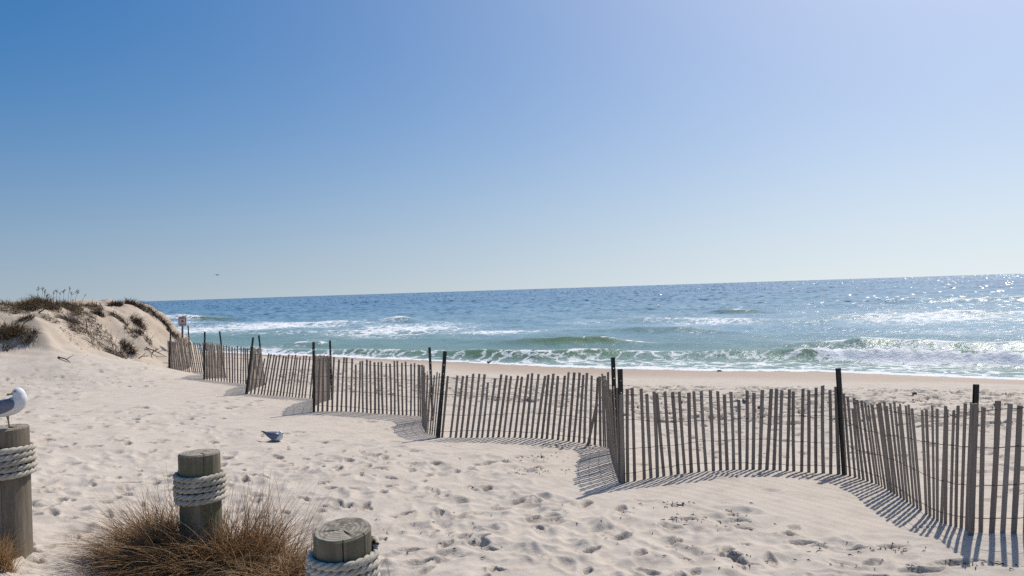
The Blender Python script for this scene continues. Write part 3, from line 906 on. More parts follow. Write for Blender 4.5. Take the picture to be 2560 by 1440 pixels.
# ------------------------------------------------------------------ roped timber bollards
def pile(R, H, tilt, cracks, seed):
    n = 220
    v = []; f = []
    zs = [-0.35, 0.0, 0.25 * H, 0.5 * H, 0.7 * H, 0.85 * H, 0.95 * H, H - 0.012, H]
    rnd = random.Random(seed)
    ph = [rnd.uniform(0, 6.28) for _ in range(4)]
    for i, z in enumerate(zs):
        for k in range(n):
            a = 2 * math.pi * k / n
            rr = R * (1 + 0.012 * math.sin(2 * a + ph[0]) + 0.008 * math.sin(5 * a + ph[1]) + 0.004 * math.sin(17 * a + ph[2]))
            if i == len(zs) - 1: rr -= 0.012
            for ca, cd, cz in cracks:
                da = abs((k - round(ca / (2 * math.pi) * n) + n / 2) % n - n / 2)
                if da < 1 and z > cz: rr -= cd
            x, y = rr * math.cos(a), rr * math.sin(a)
            zt = z + (tilt[0] * x + tilt[1] * y) * (z / H if z > 0.5 * H else 0)
            v.append((x, y, zt))
    for i in range(len(zs) - 1):
        for k in range(n):
            a = i * n + k; b = i * n + (k + 1) % n
            f.append((a, b, b + n, a + n))
    # sawn top as rings towards the heart, with a shallow dished, checked surface
    base = (len(zs) - 1) * n
    prev = base
    for q, fr in enumerate((0.8, 0.55, 0.3, 0.1)):
        st = len(v)
        for k in range(n):
            x, y, z = v[base + k]
            chk = -0.010 * max(0, math.cos(3 * (2 * math.pi * k / n) + ph[3])) ** 24
            v.append((x * fr, y * fr, H + (tilt[0] * x + tilt[1] * y) * fr - 0.004 * (1 - fr) + chk))
        for k in range(n):
            f.append((prev + k, prev + (k + 1) % n, st + (k + 1) % n, st + k))
        prev = st
    f.append(tuple(prev + k for k in range(n)))
    mb = MB(); mb.add(v, f)
    return mb

def rope_coil(R, z_top, turns, rr, tilt_amp, tilt_ph, seed, start=0.0):
    rnd = np.random.default_rng(seed)
    pitch = rr * 6.6
    RC = R + rr * 0.98
    n = int(turns * 2 * math.pi * RC / pitch * 12)
    t = np.linspace(0, turns * 2 * math.pi, n)
    V_ = []; F_ = []
    wob = 0.004 * np.sin(t * 0.83 + 1) + 0.003 * np.sin(t * 2.3)
    zc = z_top - rr - (t / (2 * math.pi)) * rr * 1.86 + tilt_amp * np.cos(t + start - tilt_ph) + wob
    rc = RC + 0.004 * np.sin(t * 1.7 + seed) + 0.0025 * np.sin(t * 4.1)
    for k in range(3):
        ph = t * RC / pitch * 2 * math.pi + k * 2 * math.pi / 3
        so = rr * 0.50; sr_ = rr * 0.52
        P = np.stack([(rc + so * np.cos(ph)) * np.cos(t + start), (rc + so * np.cos(ph)) * np.sin(t + start), zc + so * np.sin(ph)], axis=-1)
        T = np.gradient(P, axis=0); T /= np.linalg.norm(T, axis=1, keepdims=True)
        U = np.cross(T, np.tile([0, 0, 1.0], (n, 1))); U /= np.linalg.norm(U, axis=1, keepdims=True)
        W = np.cross(T, U)
        m = 9
        b0 = sum(len(q) for q in V_)
        an = np.linspace(0, 2 * math.pi, m, endpoint=False)
        rad = sr_ * (1 + 0.05 * rnd.standard_normal((n, 1)) * 0.6)
        ring = P[:, None, :] + rad[:, :, None] * (np.cos(an)[None, :, None] * U[:, None, :] + np.sin(an)[None, :, None] * W[:, None, :])
        V_.append(ring.reshape(-1, 3))
        i = np.arange(n - 1)[:, None]; j = np.arange(m)[None, :]
        F_.append((np.stack([i * m + j, i * m + (j + 1) % m, (i + 1) * m + (j + 1) % m, (i + 1) * m + j], -1).reshape(-1, 4)) + b0)
    return np.concatenate(V_), np.concatenate(F_)

BOLL_META = [
    ('rope wrapped timber bollard at the left edge with a gull standing on it', (0.02, 0.01), [(-1.2, 0.006, 0.2)], 5.0, 0.15, (0.018, 0.3)),
    ('rope wrapped greenish timber bollard rising out of the brown grass', (0.0, -0.02), [(-1.0, 0.007, 0.3)], 5.0, 0.16, (0.012, 0.4)),
    ('nearest rope wrapped timber bollard with cracked top, bottom of the picture', (0.05, 0.14), [(-1.35, 0.016, 0.3), (-0.5, 0.008, 0.5)], 4.4, 0.098, (0.014, 0.2))]
BTOP = []
for (bx, by, d, ty_), (lab, tilt, cracks, turns, drop, (ta, tp)) in zip(BOLLARDS, BOLL_META):
    p = at(bx, by, d); t0 = at(bx, ty_, d)
    gz = ground_z(p.x, p.y) - 0.01
    H = t0.z - gz; R = 0.18
    b = empty('bollard', (p.x, p.y, gz), lab, 'bollard', 'roped timber bollards')
    pl = pile(R, H, tilt, cracks, int(bx) + 3).build('pile', M_PILES[len(BTOP)], b, True)
    pl.data.set_sharp_from_angle(angle=math.radians(40))
    rv, rf = rope_coil(R, H - drop, turns, 0.0265, ta, tp, int(bx), start=-2.3 + bx * 0.01)
    ro = mesh_obj('rope', rv, rf, M_ROPE, b, True)
    # frayed rope end
    rnd = random.Random(int(bx))
    for (tt, zz) in ((turns * 2 * math.pi - 2.3 + bx * 0.01, H - drop - turns * 0.0495 - 0.03), (-2.3 + bx * 0.01, H - drop - 0.027)):
        mb = MB()
        e0 = Vector(((R + 0.026) * math.cos(tt), (R + 0.026) * math.sin(tt), zz))
        tang = Vector((-math.sin(tt), math.cos(tt), 0)) * (1 if tt > 0 else -1)
        for k in range(22):
            dv = (Vector((rnd.gauss(0, 0.35), rnd.gauss(0, 0.35), rnd.gauss(0, 0.35))) + tang).normalized()
            L = rnd.uniform(0.03, 0.055)
            mb.tube([e0, e0 + dv * L * 0.6, e0 + dv * L + Vector((0, 0, -0.008))], [0.010, 0.006, 0.002], 5)
        mb.build('frayed_end', M_FRAY, b, True)
    BTOP.append((Vector((p.x, p.y, gz)), H))

# ------------------------------------------------------------------ grass
def blades(n, root, direc, length, curve, width, K=6, seed=0, shade=(0.0, 1.0), wind=(0, 0, 0)):
    """arrays of curved, tapering three-sided blades; root/direc/length are callables of a numpy Generator and a count"""
    g = np.random.default_rng(seed)
    P = root(g, n); D = direc(g, n, P); D = D / np.linalg.norm(D, axis=1, keepdims=True)
    L = length(g, n); C = curve(g, n)
    Wd = width * g.uniform(0.6, 1.4, n)
    hz = D.copy(); hz[:, 2] = 0
    hz /= np.maximum(np.linalg.norm(hz, axis=1, keepdims=True), 1e-3)
    S = np.cross(D, np.tile([0, 0, 1.0], (n, 1))) + 1e-3
    S /= np.linalg.norm(S, axis=1, keepdims=True)
    kink = g.normal(0, 0.05, (n, 1))
    rings = []
    for k in range(K + 1):
        t = k / K
        pos = P + D * (L * t)[:, None] + (hz * 0.45 - np.array([0, 0, 1.0])) * (C * L * t * t)[:, None] + S * (kink * L[:, None] * t * t) + np.array(wind) * (L * t * t)[:, None]
        w = (Wd * (1 - t) ** 0.7 + 0.0004)[:, None]
        up = np.cross(S, D)
        rings.append(np.stack([pos - S * w, pos + S * w, pos + up * w * 0.8], axis=1))
    Vv = np.stack(rings, axis=1)                 # n, K+1, 3, 3
    idx = np.arange(n * (K + 1) * 3).reshape(n, K + 1, 3)
    fs = []
    for a in range(3):
        b = (a + 1) % 3
        fs.append(np.stack([idx[:, :-1, a], idx[:, :-1, b], idx[:, 1:, b], idx[:, 1:, a]], -1).reshape(-1, 4))
    sh = np.repeat(g.uniform(shade[0], shade[1], n), (K + 1) * 3)
    return Vv.reshape(-1, 3), np.concatenate(fs), sh

def merge(parts):
    vs, fs, ss = [], [], []
    b = 0
    for v, f, s_ in parts:
        vs.append(v); fs.append(f + b); ss.append(s_); b += len(v)
    return np.concatenate(vs), np.concatenate(fs), np.concatenate(ss)

def grass_thing(name, parts, mat, origin, label, group, cat='grass clump'):
    v, f, s_ = merge(parts)
    o = mesh_obj(name, v, f, mat, origin=origin)
    attr(o.data, 'shade', s_)
    return tag(o, label, cat, group, 'thing')

def gz_arr(x, y):
    return np.array([ground_z(a, b) for a, b in zip(x, y)])

def disc_root(cx, cy, rx, ry, sink=0.02):
    def fn(g, n):
        a = g.uniform(0, 2 * math.pi, n); q = np.sqrt(g.uniform(0, 1, n))
        x = cx + rx * q * np.cos(a); y = cy + ry * q * np.sin(a)
        return np.stack([x, y, gz_arr(x, y) - sink], -1)
    return fn
def fan(dx, dy, dz, sx, sy, sz):
    def fn(g, n, P):
        return np.stack([g.normal(dx, sx, n), g.normal(dy, sy, n), np.maximum(g.normal(dz, sz, n), 0.05)], -1)
    return fn
def U(a, b): return lambda g, n: g.uniform(a, b, n)

B2 = BTOP[1][0]; B1 = BTOP[0][0]; B3 = BTOP[2][0]
# combed mass leaning left of the middle bollard
grass_thing('beach_grass', [
    blades(1350, disc_root(B2.x - 0.08, B2.y - 0.15, 0.38, 0.36), fan(-0.62, -0.22, 0.9, 0.32, 0.28, 0.25), U(0.5, 1.0), U(0.25, 0.55), 0.0038, 8, 101, (0.05, 0.75)),
    blades(750, disc_root(B2.x - 0.26, B2.y + 0.05, 0.30, 0.25), fan(-0.25, -0.05, 1.0, 0.30, 0.3, 0.2), U(0.45, 0.9), U(0.15, 0.5), 0.0036, 6, 102, (0.1, 0.95)),
    blades(110, disc_root(B2.x - 0.15, B2.y - 0.1, 0.3, 0.25), fan(-0.8, -0.1, 0.8, 0.35, 0.3, 0.2), U(0.8, 1.25), U(0.25, 0.55), 0.0030, 9, 105, (0.4, 1.0)),
    blades(70, disc_root(B2.x - 0.25, B2.y, 0.25, 0.2), fan(-0.25, 0.0, 1.0, 0.30, 0.2, 0.1), U(0.75, 1.1), U(0.05, 0.25), 0.0022, 7, 103, (0.2, 0.8)),
    blades(60, disc_root(B2.x - 0.1, B2.y - 0.35, 0.4, 0.2), fan(0.9, -0.1, 0.55, 0.5, 0.3, 0.2), U(0.5, 0.9), U(0.1, 0.4), 0.0026, 7, 104, (0.5, 1.0)),
], M_GRASS, (B2.x - 0.25, B2.y - 0.1, B2.z), 'dark brown beach grass combed over to the left of the middle bollard', 'dry grass round the bollards')
grass_thing('beach_grass', [
    blades(900, disc_root(B2.x + 0.36, B2.y - 0.05, 0.28, 0.30), fan(0.25, -0.1, 0.95, 0.40, 0.35, 0.2), U(0.4, 0.88), U(0.15, 0.5), 0.0036, 6, 111, (0.15, 0.95)),
    blades(90, disc_root(B2.x + 0.36, B2.y, 0.22, 0.2), fan(0.25, 0.0, 1.1, 0.28, 0.2, 0.1), U(0.8, 1.05), U(0.05, 0.2), 0.0022, 7, 112, (0.2, 0.8)),
    blades(60, disc_root(B2.x + 0.35, B2.y - 0.25, 0.3, 0.2), fan(-0.6, -0.3, 0.7, 0.4, 0.3, 0.2), U(0.4, 0.8), U(0.2, 0.5), 0.0027, 7, 113, (0.6, 1.0)),
], M_GRASS, (B2.x + 0.36, B2.y, B2.z), 'upright reddish brown beach grass against the right side of the middle bollard', 'dry grass round the bollards')
grass_thing('beach_grass', [
    blades(1100, disc_root(B2.x + 0.78, B2.y - 0.35, 0.34, 0.34), fan(0.2, -0.25, 0.7, 0.55, 0.45, 0.25), U(0.3, 0.62), U(0.25, 0.7), 0.0038, 6, 121, (0.25, 1.0)),
    blades(70, disc_root(B2.x + 0.72, B2.y - 0.15, 0.2, 0.2), fan(0.25, 0.0, 1.0, 0.35, 0.2, 0.1), U(0.7, 1.0), U(0.05, 0.3), 0.0021, 7, 122, (0.2, 0.8)),
    blades(40, disc_root(B2.x + 0.8, B2.y - 0.15, 0.2, 0.2), fan(0.9, 0.1, 0.55, 0.3, 0.3, 0.15), U(0.6, 0.9), U(0.05, 0.3), 0.0021, 7, 123, (0.3, 0.9)),
], M_GRASS, (B2.x + 0.78, B2.y - 0.3, B2.z), 'low tan tangle of beach grass between the middle and nearest bollards', 'dry grass round the bollards')
grass_thing('beach_grass', [
    blades(800, disc_root(B1.x + 0.02, B1.y - 0.33, 0.22, 0.14), fan(0.1, -0.1, 1.0, 0.35, 0.25, 0.2), U(0.2, 0.42), U(0.15, 0.5), 0.0027, 6, 131, (0.45, 1.0)),
    blades(30, disc_root(B1.x, B1.y - 0.33, 0.25, 0.12), fan(0.3, -0.1, 0.9, 0.4, 0.2, 0.1), U(0.3, 0.5), U(0.1, 0.4), 0.0025, 7, 132, (0.6, 1.0)),
], M_GRASS, (B1.x, B1.y - 0.33, B1.z), 'short straw coloured grass at the foot of the left edge bollard', 'dry grass round the bollards')
g0 = at(985, 1385, 5.6)
grass_thing('grass_stem', [blades(2, disc_root(g0.x, g0.y, 0.01, 0.01), fan(-0.05, 0.0, 1, 0.1, 0.1, 0.05), U(0.45, 0.6), U(0.0, 0.1), 0.003, 6, 141, (0.2, 0.4))],
            M_GRASS, (g0.x, g0.y, ground_z(g0.x, g0.y)), 'lone dry stem poking up just right of the nearest bollard', None, 'stem')

# dune grass clumps: px, py of the foot, width px, height px, tone, lean x, blades, label
DUNE_CLUMPS = [
    (30, 768, 120, 26, 'T', -0.3, 700, 'tan grass along the dune crest at the left edge'),
    (75, 766, 70, 34, 'T', -0.2, 500, 'shaggy tan tuft on the dune crest left of the seed stalks'),
    (120, 768, 80, 34, 'T', -0.2, 700, 'tawny grass on the dune crest below the left seed stalks'),
    (175, 770, 80, 28, 'T', -0.2, 600, 'brown grass on the dune crest below the right seed stalks'),
    (228, 768, 70, 20, 'T', 0.0, 360, 'thin tan grass on the middle of the dune crest'),
    (205, 826, 110, 46, 'D', -0.9, 1500, 'large dark grass hummock in the middle of the dune face'),
    (218, 796, 80, 24, 'T', -0.6, 600, 'brown grass fringe just above the large dark hummock'),
    (280, 872, 90, 40, 'D', -0.9, 1100, 'dark drooping grass clump low on the dune face'),
    (318, 874, 46, 26, 'D', 0.6, 360, 'thin brown grass on the lower right side of the drooping clump'),
    (15, 842, 90, 50, 'T', 0.3, 1000, 'broad tan grass patch at the left edge of the dune face'),
    (66, 842, 60, 24, 'T', 0.4, 320, 'sparse tan grass to the right of the left edge patch'),
    (65, 798, 44, 20, 'D', 0.3, 200, 'small brown tuft high on the left part of the dune face'),
    (20, 872, 30, 16, 'T', 0.0, 90, 'wispy tuft low at the left edge of the dune'),
    (250, 788, 34, 24, 'D', -0.3, 300, 'small dark tuft below the middle of the dune crest'),
    (290, 762, 44, 20, 'D', 0.0, 420, 'dark low grass on the right part of the dune crest'),
    (332, 763, 44, 24, 'D', 0.2, 460, 'dense dark grass at the right end of the dune crest'),
    (300, 800, 50, 24, 'D', -0.3, 360, 'brown tuft in the upper right of the dune face'),
    (345, 806, 46, 24, 'D', 0.3, 360, 'spiky brown tuft on the right shoulder of the dune'),
    (362, 843, 50, 28, 'D', -0.5, 480, 'dark oval grass clump on the right of the dune face'),
    (380, 782, 26, 24, 'D', 0.5, 170, 'reddish brown grass on the steep right edge of the dune'),
    (416, 815, 26, 22, 'D', 0.4, 170, 'brown grass halfway down the right edge of the dune'),
    (446, 850, 50, 16, 'D', 0.9, 300, 'matted roots and grass trailing down behind the fence end'),
    (358, 770, 28, 20, 'D', 0.4, 170, 'brown grass hanging over the right shoulder just under the crest'),
    (398, 798, 28, 20, 'T', 0.5, 150, 'tan grass between the two brown tufts on the right dune edge'),
    (430, 834, 34, 18, 'D', 0.6, 200, 'lowest brown tuft on the right dune edge above the matted roots'),
    (328, 830, 40, 20, 'D', -0.3, 200, 'little brown tuft left of the dark oval clump'),
    (130, 800, 50, 16, 'T', -0.5, 140, 'faint dry grass left of the large dark hummock'),
    (265, 830, 40, 18, 'D', -0.6, 180, 'dark wisps between the large hummock and the drooping clump'),
    (180, 846, 60, 10, 'D', -0.4, 120, 'trailing dead stems under the large dark hummock'),
]
for k, (px, py, w, h, tone, lx, n, lab) in enumerate(DUNE_CLUMPS):
    p = ground_pt(px, py)
    mpx = p.y / FPX
    rx = w * mpx * 0.40; hm = h * mpx; n = int(n * 0.7)
    grass_thing('dune_grass', [blades(n, disc_root(p.x, p.y, rx, rx * 0.9, 0.01), fan(lx, -0.25, 0.8, 0.45, 0.4, 0.25), U(hm * 0.7, hm * 1.35), U(0.25, 0.75), 0.0075, 4, 200 + k, (0.0, 1.0))],
                M_GRASS_D if tone == 'D' else M_GRASS_T, (p.x, p.y, ground_z(p.x, p.y)), lab, 'grass clumps on the dune')
# seed stalks standing against the sky
STALKS = [(95, 757, 96, 713), (105, 757, 108, 716), (112, 756, 112, 724), (133, 757, 135, 726), (140, 757, 144, 720), (148, 757, 152, 727), (160, 757, 161, 722), (170, 758, 175, 713), (177, 758, 180, 728), (186, 757, 196, 724), (200, 758, 217, 733), (120, 757, 119, 735)]
st = empty('seed_stalks', ground_pt(150, 765), 'tall dry seed stalks standing on the dune crest against the sky', 'seed stalks')
for (bx, by, tx_, ty_) in STALKS:
    g1 = ground_pt(bx, 765); b0 = Vector((g1.x, g1.y, ground_z(g1.x, g1.y) - 0.03)); t0 = at(tx_, ty_, g1.y)
    mb = MB(); mid = (b0 + t0) / 2 + Vector((-0.02, 0, 0.02))
    o_ = Vector(st.location)
    mb.tube([b0 - o_, mid - o_, t0 - o_], [0.007, 0.005, 0.003], 5)
    for q in range(random.randint(3, 7)):
        f0 = mid.lerp(t0, 0.45 + q * 0.065) - o_
        dv = Vector((random.gauss(0, 0.05), random.gauss(0, 0.05), 0.06))
        mb.tube([f0, f0 + dv * 0.6, f0 + dv], [0.007, 0.010, 0.003], 5)
    mb.build('stalk', M_STALK, st, True)

# ------------------------------------------------------------------ driftwood below the dune
STICKS = [(318, 884, 350, 888, 'short bent driftwood stick lying left of the fence end'), (345, 897, 372, 893, 'twig lying flat on sand below the dune'), (362, 874, 418, 893, 'longest driftwood branch slanting down to the fence end'),
          (380, 886, 398, 872, 'forked driftwood twig standing up beside the longest branch'), (145, 896, 178, 907, 'thin pale stick on bare sand under the dune face'), (100, 782, 130, 766, 'dead twig leaning on the upper left dune face')]
for k, (ax_, ay_, bx, by, lab) in enumerate(STICKS):
    a = ground_pt(ax_, ay_); b = ground_pt(bx, by)
    a.z = ground_z(a.x, a.y) + 0.012; b.z = ground_z(b.x, b.y) + 0.014
    if k in (3, 5):
        b = at(bx, by, a.y)
    mb = MB(); rnd = random.Random(k)
    pts = []
    for i in range(6):
        t = i / 5
        q = a.lerp(b, t) + Vector((rnd.gauss(0, 0.02), rnd.gauss(0, 0.02), 0.02 * math.sin(t * 3.1)))
        if k not in (3, 5): q.z = max(q.z, ground_z(q.x, q.y) + 0.006)
        pts.append(q - a)
    mb.tube(pts, [0.022, 0.021, 0.018, 0.016, 0.012, 0.006], 6)
    for i in (2, 3):
        dv = Vector((rnd.uniform(-0.2, 0.2), rnd.uniform(-0.1, 0.1), rnd.uniform(0.04, 0.16)))
        mb.tube([pts[i], pts[i] + dv * 0.5, pts[i] + dv + Vector((0.02, 0, -0.01))], [0.012, 0.009, 0.004], 5)
    o = mb.build('driftwood_stick', M_TWIG, None, True); o.location = a
    tag(o, lab, 'driftwood', 'driftwood below the dune')

# ------------------------------------------------------------------ warning sign
sp = at(453, 905, 31.0)
sg = empty('warning_sign', (sp.x, sp.y, ground_z(sp.x, sp.y)), 'small white sign with red border and lettering on a post behind the fence', 'sign')
S0 = Vector(sg.location)
top = at(457, 792, 31.0); bot = at(453, 880, 31.0)
mb = MB(); mb.box(0, 0, 0, 0.07, 0.03, (top.z - S0.z) + 0.3)
po = mb.build('post', M_SIGNPOST, sg); po.location = ((top.x + bot.x) / 2 - S0.x, 0.02, (top.z - S0.z) / 2 - 0.12)
po.rotation_euler = (0, 0.04, 0)
cbx = at(456, 803, 30.97) - S0
def rounded_plate(w, h, r_, t, y):
    pts = []
    for cx, cz, a0 in ((w / 2 - r_, h / 2 - r_, 0), (-w / 2 + r_, h / 2 - r_, 90), (-w / 2 + r_, -h / 2 + r_, 180), (w / 2 - r_, -h / 2 + r_, 270)):
        for k in range(5):
            a = math.radians(a0 + k * 22.5)
            pts.append((cx + r_ * math.cos(a), cz + r_ * math.sin(a)))
    n = len(pts)
    v = [(x, y - t / 2, z) for x, z in pts] + [(x, y + t / 2, z) for x, z in pts]
    f = [tuple(range(n)), tuple(range(2 * n - 1, n - 1, -1))] + [(i, i + n, (i + 1) % n + n, (i + 1) % n) for i in range(n)]
    return v, f
bd = MB(); bd.add(*rounded_plate(0.31, 0.37, 0.045, 0.008, 0)); bo = bd.build('board', M_SIGN, sg); bo.location = cbx; bo.rotation_euler = (0, 0.03, 0.1)
br = MB()
for x, z, w, h in ((0, 0.162, 0.25, 0.022), (0, -0.162, 0.25, 0.022), (-0.134, 0, 0.022, 0.29), (0.134, 0, 0.022, 0.29)):
    br.box(x, -0.006, z, w, 0.003, h)
br.build('border', M_RED, bo)
tx = MB()
for x in (-0.075, -0.03, 0.015, 0.06): tx.box(x, -0.006, 0.112, 0.03, 0.003, 0.042)
for x in (-0.085, -0.052, -0.019, 0.014, 0.047, 0.08): tx.box(x, -0.006, -0.115, 0.022, 0.003, 0.038)
tx.build('lettering', M_RED, bo)['kind'] = 'stuff'
em = MB(); em.add([(0.055 * math.cos(a * math.pi / 8), -0.0075, 0.05 * math.sin(a * math.pi / 8)) for a in range(16)] + [(0.055 * math.cos(a * math.pi / 8), -0.0045, 0.05 * math.sin(a * math.pi / 8)) for a in range(16)],
                 [tuple(range(16))] + [(i, i + 16, (i + 1) % 16 + 16, (i + 1) % 16) for i in range(16)])
em.build('emblem', M_RED, bo)

# ------------------------------------------------------------------ gulls
def catmull(P, n):
    P = [np.array(p, dtype=float) for p in P]
    P = [2 * P[0] - P[1]] + P + [2 * P[-1] - P[-2]]
    out = []
    for i in range(1, len(P) - 2):
        for k in range(n):
            t = k / n
            out.append(0.5 * ((2 * P[i]) + (-P[i - 1] + P[i + 1]) * t + (2 * P[i - 1] - 5 * P[i] + 4 * P[i + 1] - P[i + 2]) * t * t + (-P[i - 1] + 3 * P[i] - 3 * P[i + 1] + P[i + 2]) * t ** 3))
    out.append(P[-2])
    return np.array(out)

def loft(stations, sub=5, m=20):
    """stations: x, y, z of the spine, half-width across, half-height"""
    S = catmull(stations, sub)
    v = []; f = []
    for i, (x, y, z, ry, rz) in enumerate(S):
        a = S[max(i - 1, 0)][:3]; b = S[min(i + 1, len(S) - 1)][:3]
        t = Vector(b - a).normalized()
        side = Vector((0, 1, 0)); side = (side - t * side.dot(t)).normalized()
        up = t.cross(side) * -1
        for k in range(m):
            an = 2 * math.pi * k / m
            v.append(Vector((x, y, z)) + side * (max(ry, 0.0008) * math.cos(an)) + up * (max(rz, 0.0008) * math.sin(an)))
    for i in range(len(S) - 1):
        for k in range(m):
            a = i * m + k; b = i * m + (k + 1) % m
            f.append((a, b, b + m, a + m))
    f.append(tuple(range(m - 1, -1, -1))); f.append(tuple((len(S) - 1) * m + k for k in range(m)))
    return v, f

def ball(c, r_, nu=10, nv=7):
    v = []; f = []
    for i in range(nv + 1):
        ph = math.pi * i / nv
        for k in range(nu):
            a = 2 * math.pi * k / nu
            v.append((c[0] + r_ * math.sin(ph) * math.cos(a), c[1] + r_ * math.sin(ph) * math.sin(a), c[2] + r_ * math.cos(ph)))
    for i in range(nv):
        for k in range(nu):
            f.append((i * nu + k, (i + 1) * nu + k, (i + 1) * nu + (k + 1) % nu, i * nu + (k + 1) % nu))
    return v, f

def build_gull(root, body, wing, tip, head, beak_dir, legs, scale=1.0):
    MB().add(*loft(body)).build('body', M_WHITE, root, True)
    for sd in (-1, 1):
        ws = [(x, sd * y, z, ry, rz) for x, y, z, ry, rz in wing]
        MB().add(*loft(ws, 5, 16)).build('wing', M_GREY, root, True)
        tsn = [(x, sd * y, z, ry, rz) for x, y, z, ry, rz in tip]
        MB().add(*loft(tsn, 4, 10)).build('wing_tip', M_BLACK, root, True)
    h = Vector(head[:3]); hr = head[3]
    bd_ = Vector(beak_dir).normalized()
    sidev = bd_.cross(Vector((0, 0, 1))).normalized()
    mb = MB()
    p0 = h + bd_ * hr * 0.80 - Vector((0, 0, 0.006))
    mb.tube([p0, p0 + bd_ * 0.018, p0 + bd_ * 0.036, p0 + bd_ * 0.046 - Vector((0, 0, 0.005))], [0.0105, 0.0088, 0.0072, 0.0015], 8)
    bk = mb.build('beak', M_BEAK, root, True)
    mb = MB(); q0 = p0 + bd_ * 0.0300
    mb.tube([q0, q0 + bd_ * 0.006], [0.0086, 0.0084], 8)
    mb.build('beak_band', M_BLACK, bk, True)
    for sd in (-1, 1):
        e = h + (bd_ * 0.62 + sidev * sd * 0.72 + Vector((0, 0, 0.22))).normalized() * hr * 0.95
        MB().add(*ball(e, 0.0058)).build('eye', M_BLACK, root, True)
    for pts, rr in legs:
        MB().tube(pts, rr, 7).build('leg', M_LEG, root, True)
        ft = Vector(pts[-1])
        mb = MB()
        for an in (-0.5, 0.0, 0.5):
            t_ = ft + Vector((0.045 * math.cos(an), 0.045 * math.sin(an), 0.0))
            mb.tube([ft + Vector((0, 0, 0.004)), (ft + t_) / 2 + Vector((0, 0, 0.004)), t_ + Vector((0, 0, 0.002))], [0.005, 0.004, 0.002], 5)
        web = [ft + Vector((0, 0, 0.003))] + [ft + Vector((0.04 * math.cos(an), 0.04 * math.sin(an), 0.002)) for an in (-0.5, -0.25, 0, 0.25, 0.5)]
        mb.add(web + [p - Vector((0, 0, 0.002)) for p in web], [(0, 1, 2), (0, 2, 3), (0, 3, 4), (0, 4, 5), (6, 8, 7), (6, 9, 8), (6, 10, 9), (6, 11, 10)])
        mb.build('foot', M_LEG, root)

# gull standing on one leg on the left bollard, head turned back
bt, bh = BTOP[0]
gp = at(29, 1064, 6.6)
g1 = empty('gull', (gp.x, bt.y - 0.03, bt.z + bh + 0.0005), 'white and grey gull standing on one leg on top of the left edge bollard', 'gull')
build_gull(g1,
    [(-0.30, 0, 0.115, 0.012, 0.004), (-0.24, 0, 0.12, 0.03, 0.014), (-0.17, 0, 0.128, 0.045, 0.036), (-0.09, 0, 0.14, 0.060, 0.056), (-0.02, 0, 0.155, 0.067, 0.067), (0.045, 0, 0.178, 0.064, 0.068),
     (0.080, 0, 0.215, 0.054, 0.056), (0.083, -0.002, 0.250, 0.045, 0.046), (0.076, -0.005, 0.276, 0.040, 0.041), (0.070, -0.007, 0.296, 0.028, 0.030), (0.066, -0.007, 0.308, 0.010, 0.010)],
    [(0.075, 0.045, 0.205, 0.010, 0.016), (0.045, 0.052, 0.190, 0.019, 0.042), (-0.02, 0.053, 0.172, 0.023, 0.054), (-0.10, 0.044, 0.150, 0.024, 0.050), (-0.18, 0.028, 0.132, 0.021, 0.033), (-0.25, 0.014, 0.118, 0.012, 0.014)],
    [(-0.23, 0.016, 0.124, 0.014, 0.016), (-0.29, 0.010, 0.112, 0.010, 0.010), (-0.36, 0.006, 0.102, 0.003, 0.003)],
    (0.073, -0.006, 0.278, 0.040), (-0.70, -0.62, -0.12), [([(-0.012, 0, 0.10), (-0.006, 0, 0.055), (0, 0, 0.0)], [0.013, 0.0055, 0.005])])
g1.rotation_euler = (0, 0, 0.06)
g1.scale = (1.08, 1.08, 1.08)

# gull settled on the sand
gp = ground_pt(688, 1104)
g2 = empty('gull', (gp.x, gp.y, ground_z(gp.x, gp.y) - 0.006), 'grey backed gull resting on the sand with dark wing tips raised', 'gull')
G2_BODY = [(-0.205, 0, 0.150, 0.010, 0.004), (-0.16, 0, 0.128, 0.024, 0.012), (-0.11, 0, 0.104, 0.042, 0.030), (-0.05, 0, 0.082, 0.058, 0.052), (0.02, 0, 0.070, 0.066, 0.064), (0.075, 0, 0.076, 0.058, 0.062),
           (0.098, 0, 0.104, 0.042, 0.042), (0.092, 0, 0.130, 0.034, 0.034), (0.086, 0, 0.150, 0.026, 0.026), (0.082, 0, 0.166, 0.010, 0.009)]
G2_WING = [(0.078, 0.040, 0.090, 0.012, 0.020), (0.04, 0.046, 0.088, 0.026, 0.052), (-0.02, 0.042, 0.094, 0.032, 0.056), (-0.09, 0.030, 0.112, 0.028, 0.042), (-0.15, 0.014, 0.132, 0.016, 0.022)]
G2_TIP = [(-0.13, 0.016, 0.128, 0.014, 0.015), (-0.185, 0.010, 0.150, 0.009, 0.010), (-0.235, 0.005, 0.168, 0.003, 0.003)]
build_gull(g2, G2_BODY, G2_WING, G2_TIP, (0.090, 0, 0.138, 0.033), (0.9, -0.2, -0.1), [])
g2.rotation_euler = (0, 0, -0.12)
g2.scale = (1.0, 1.0, 1.0)

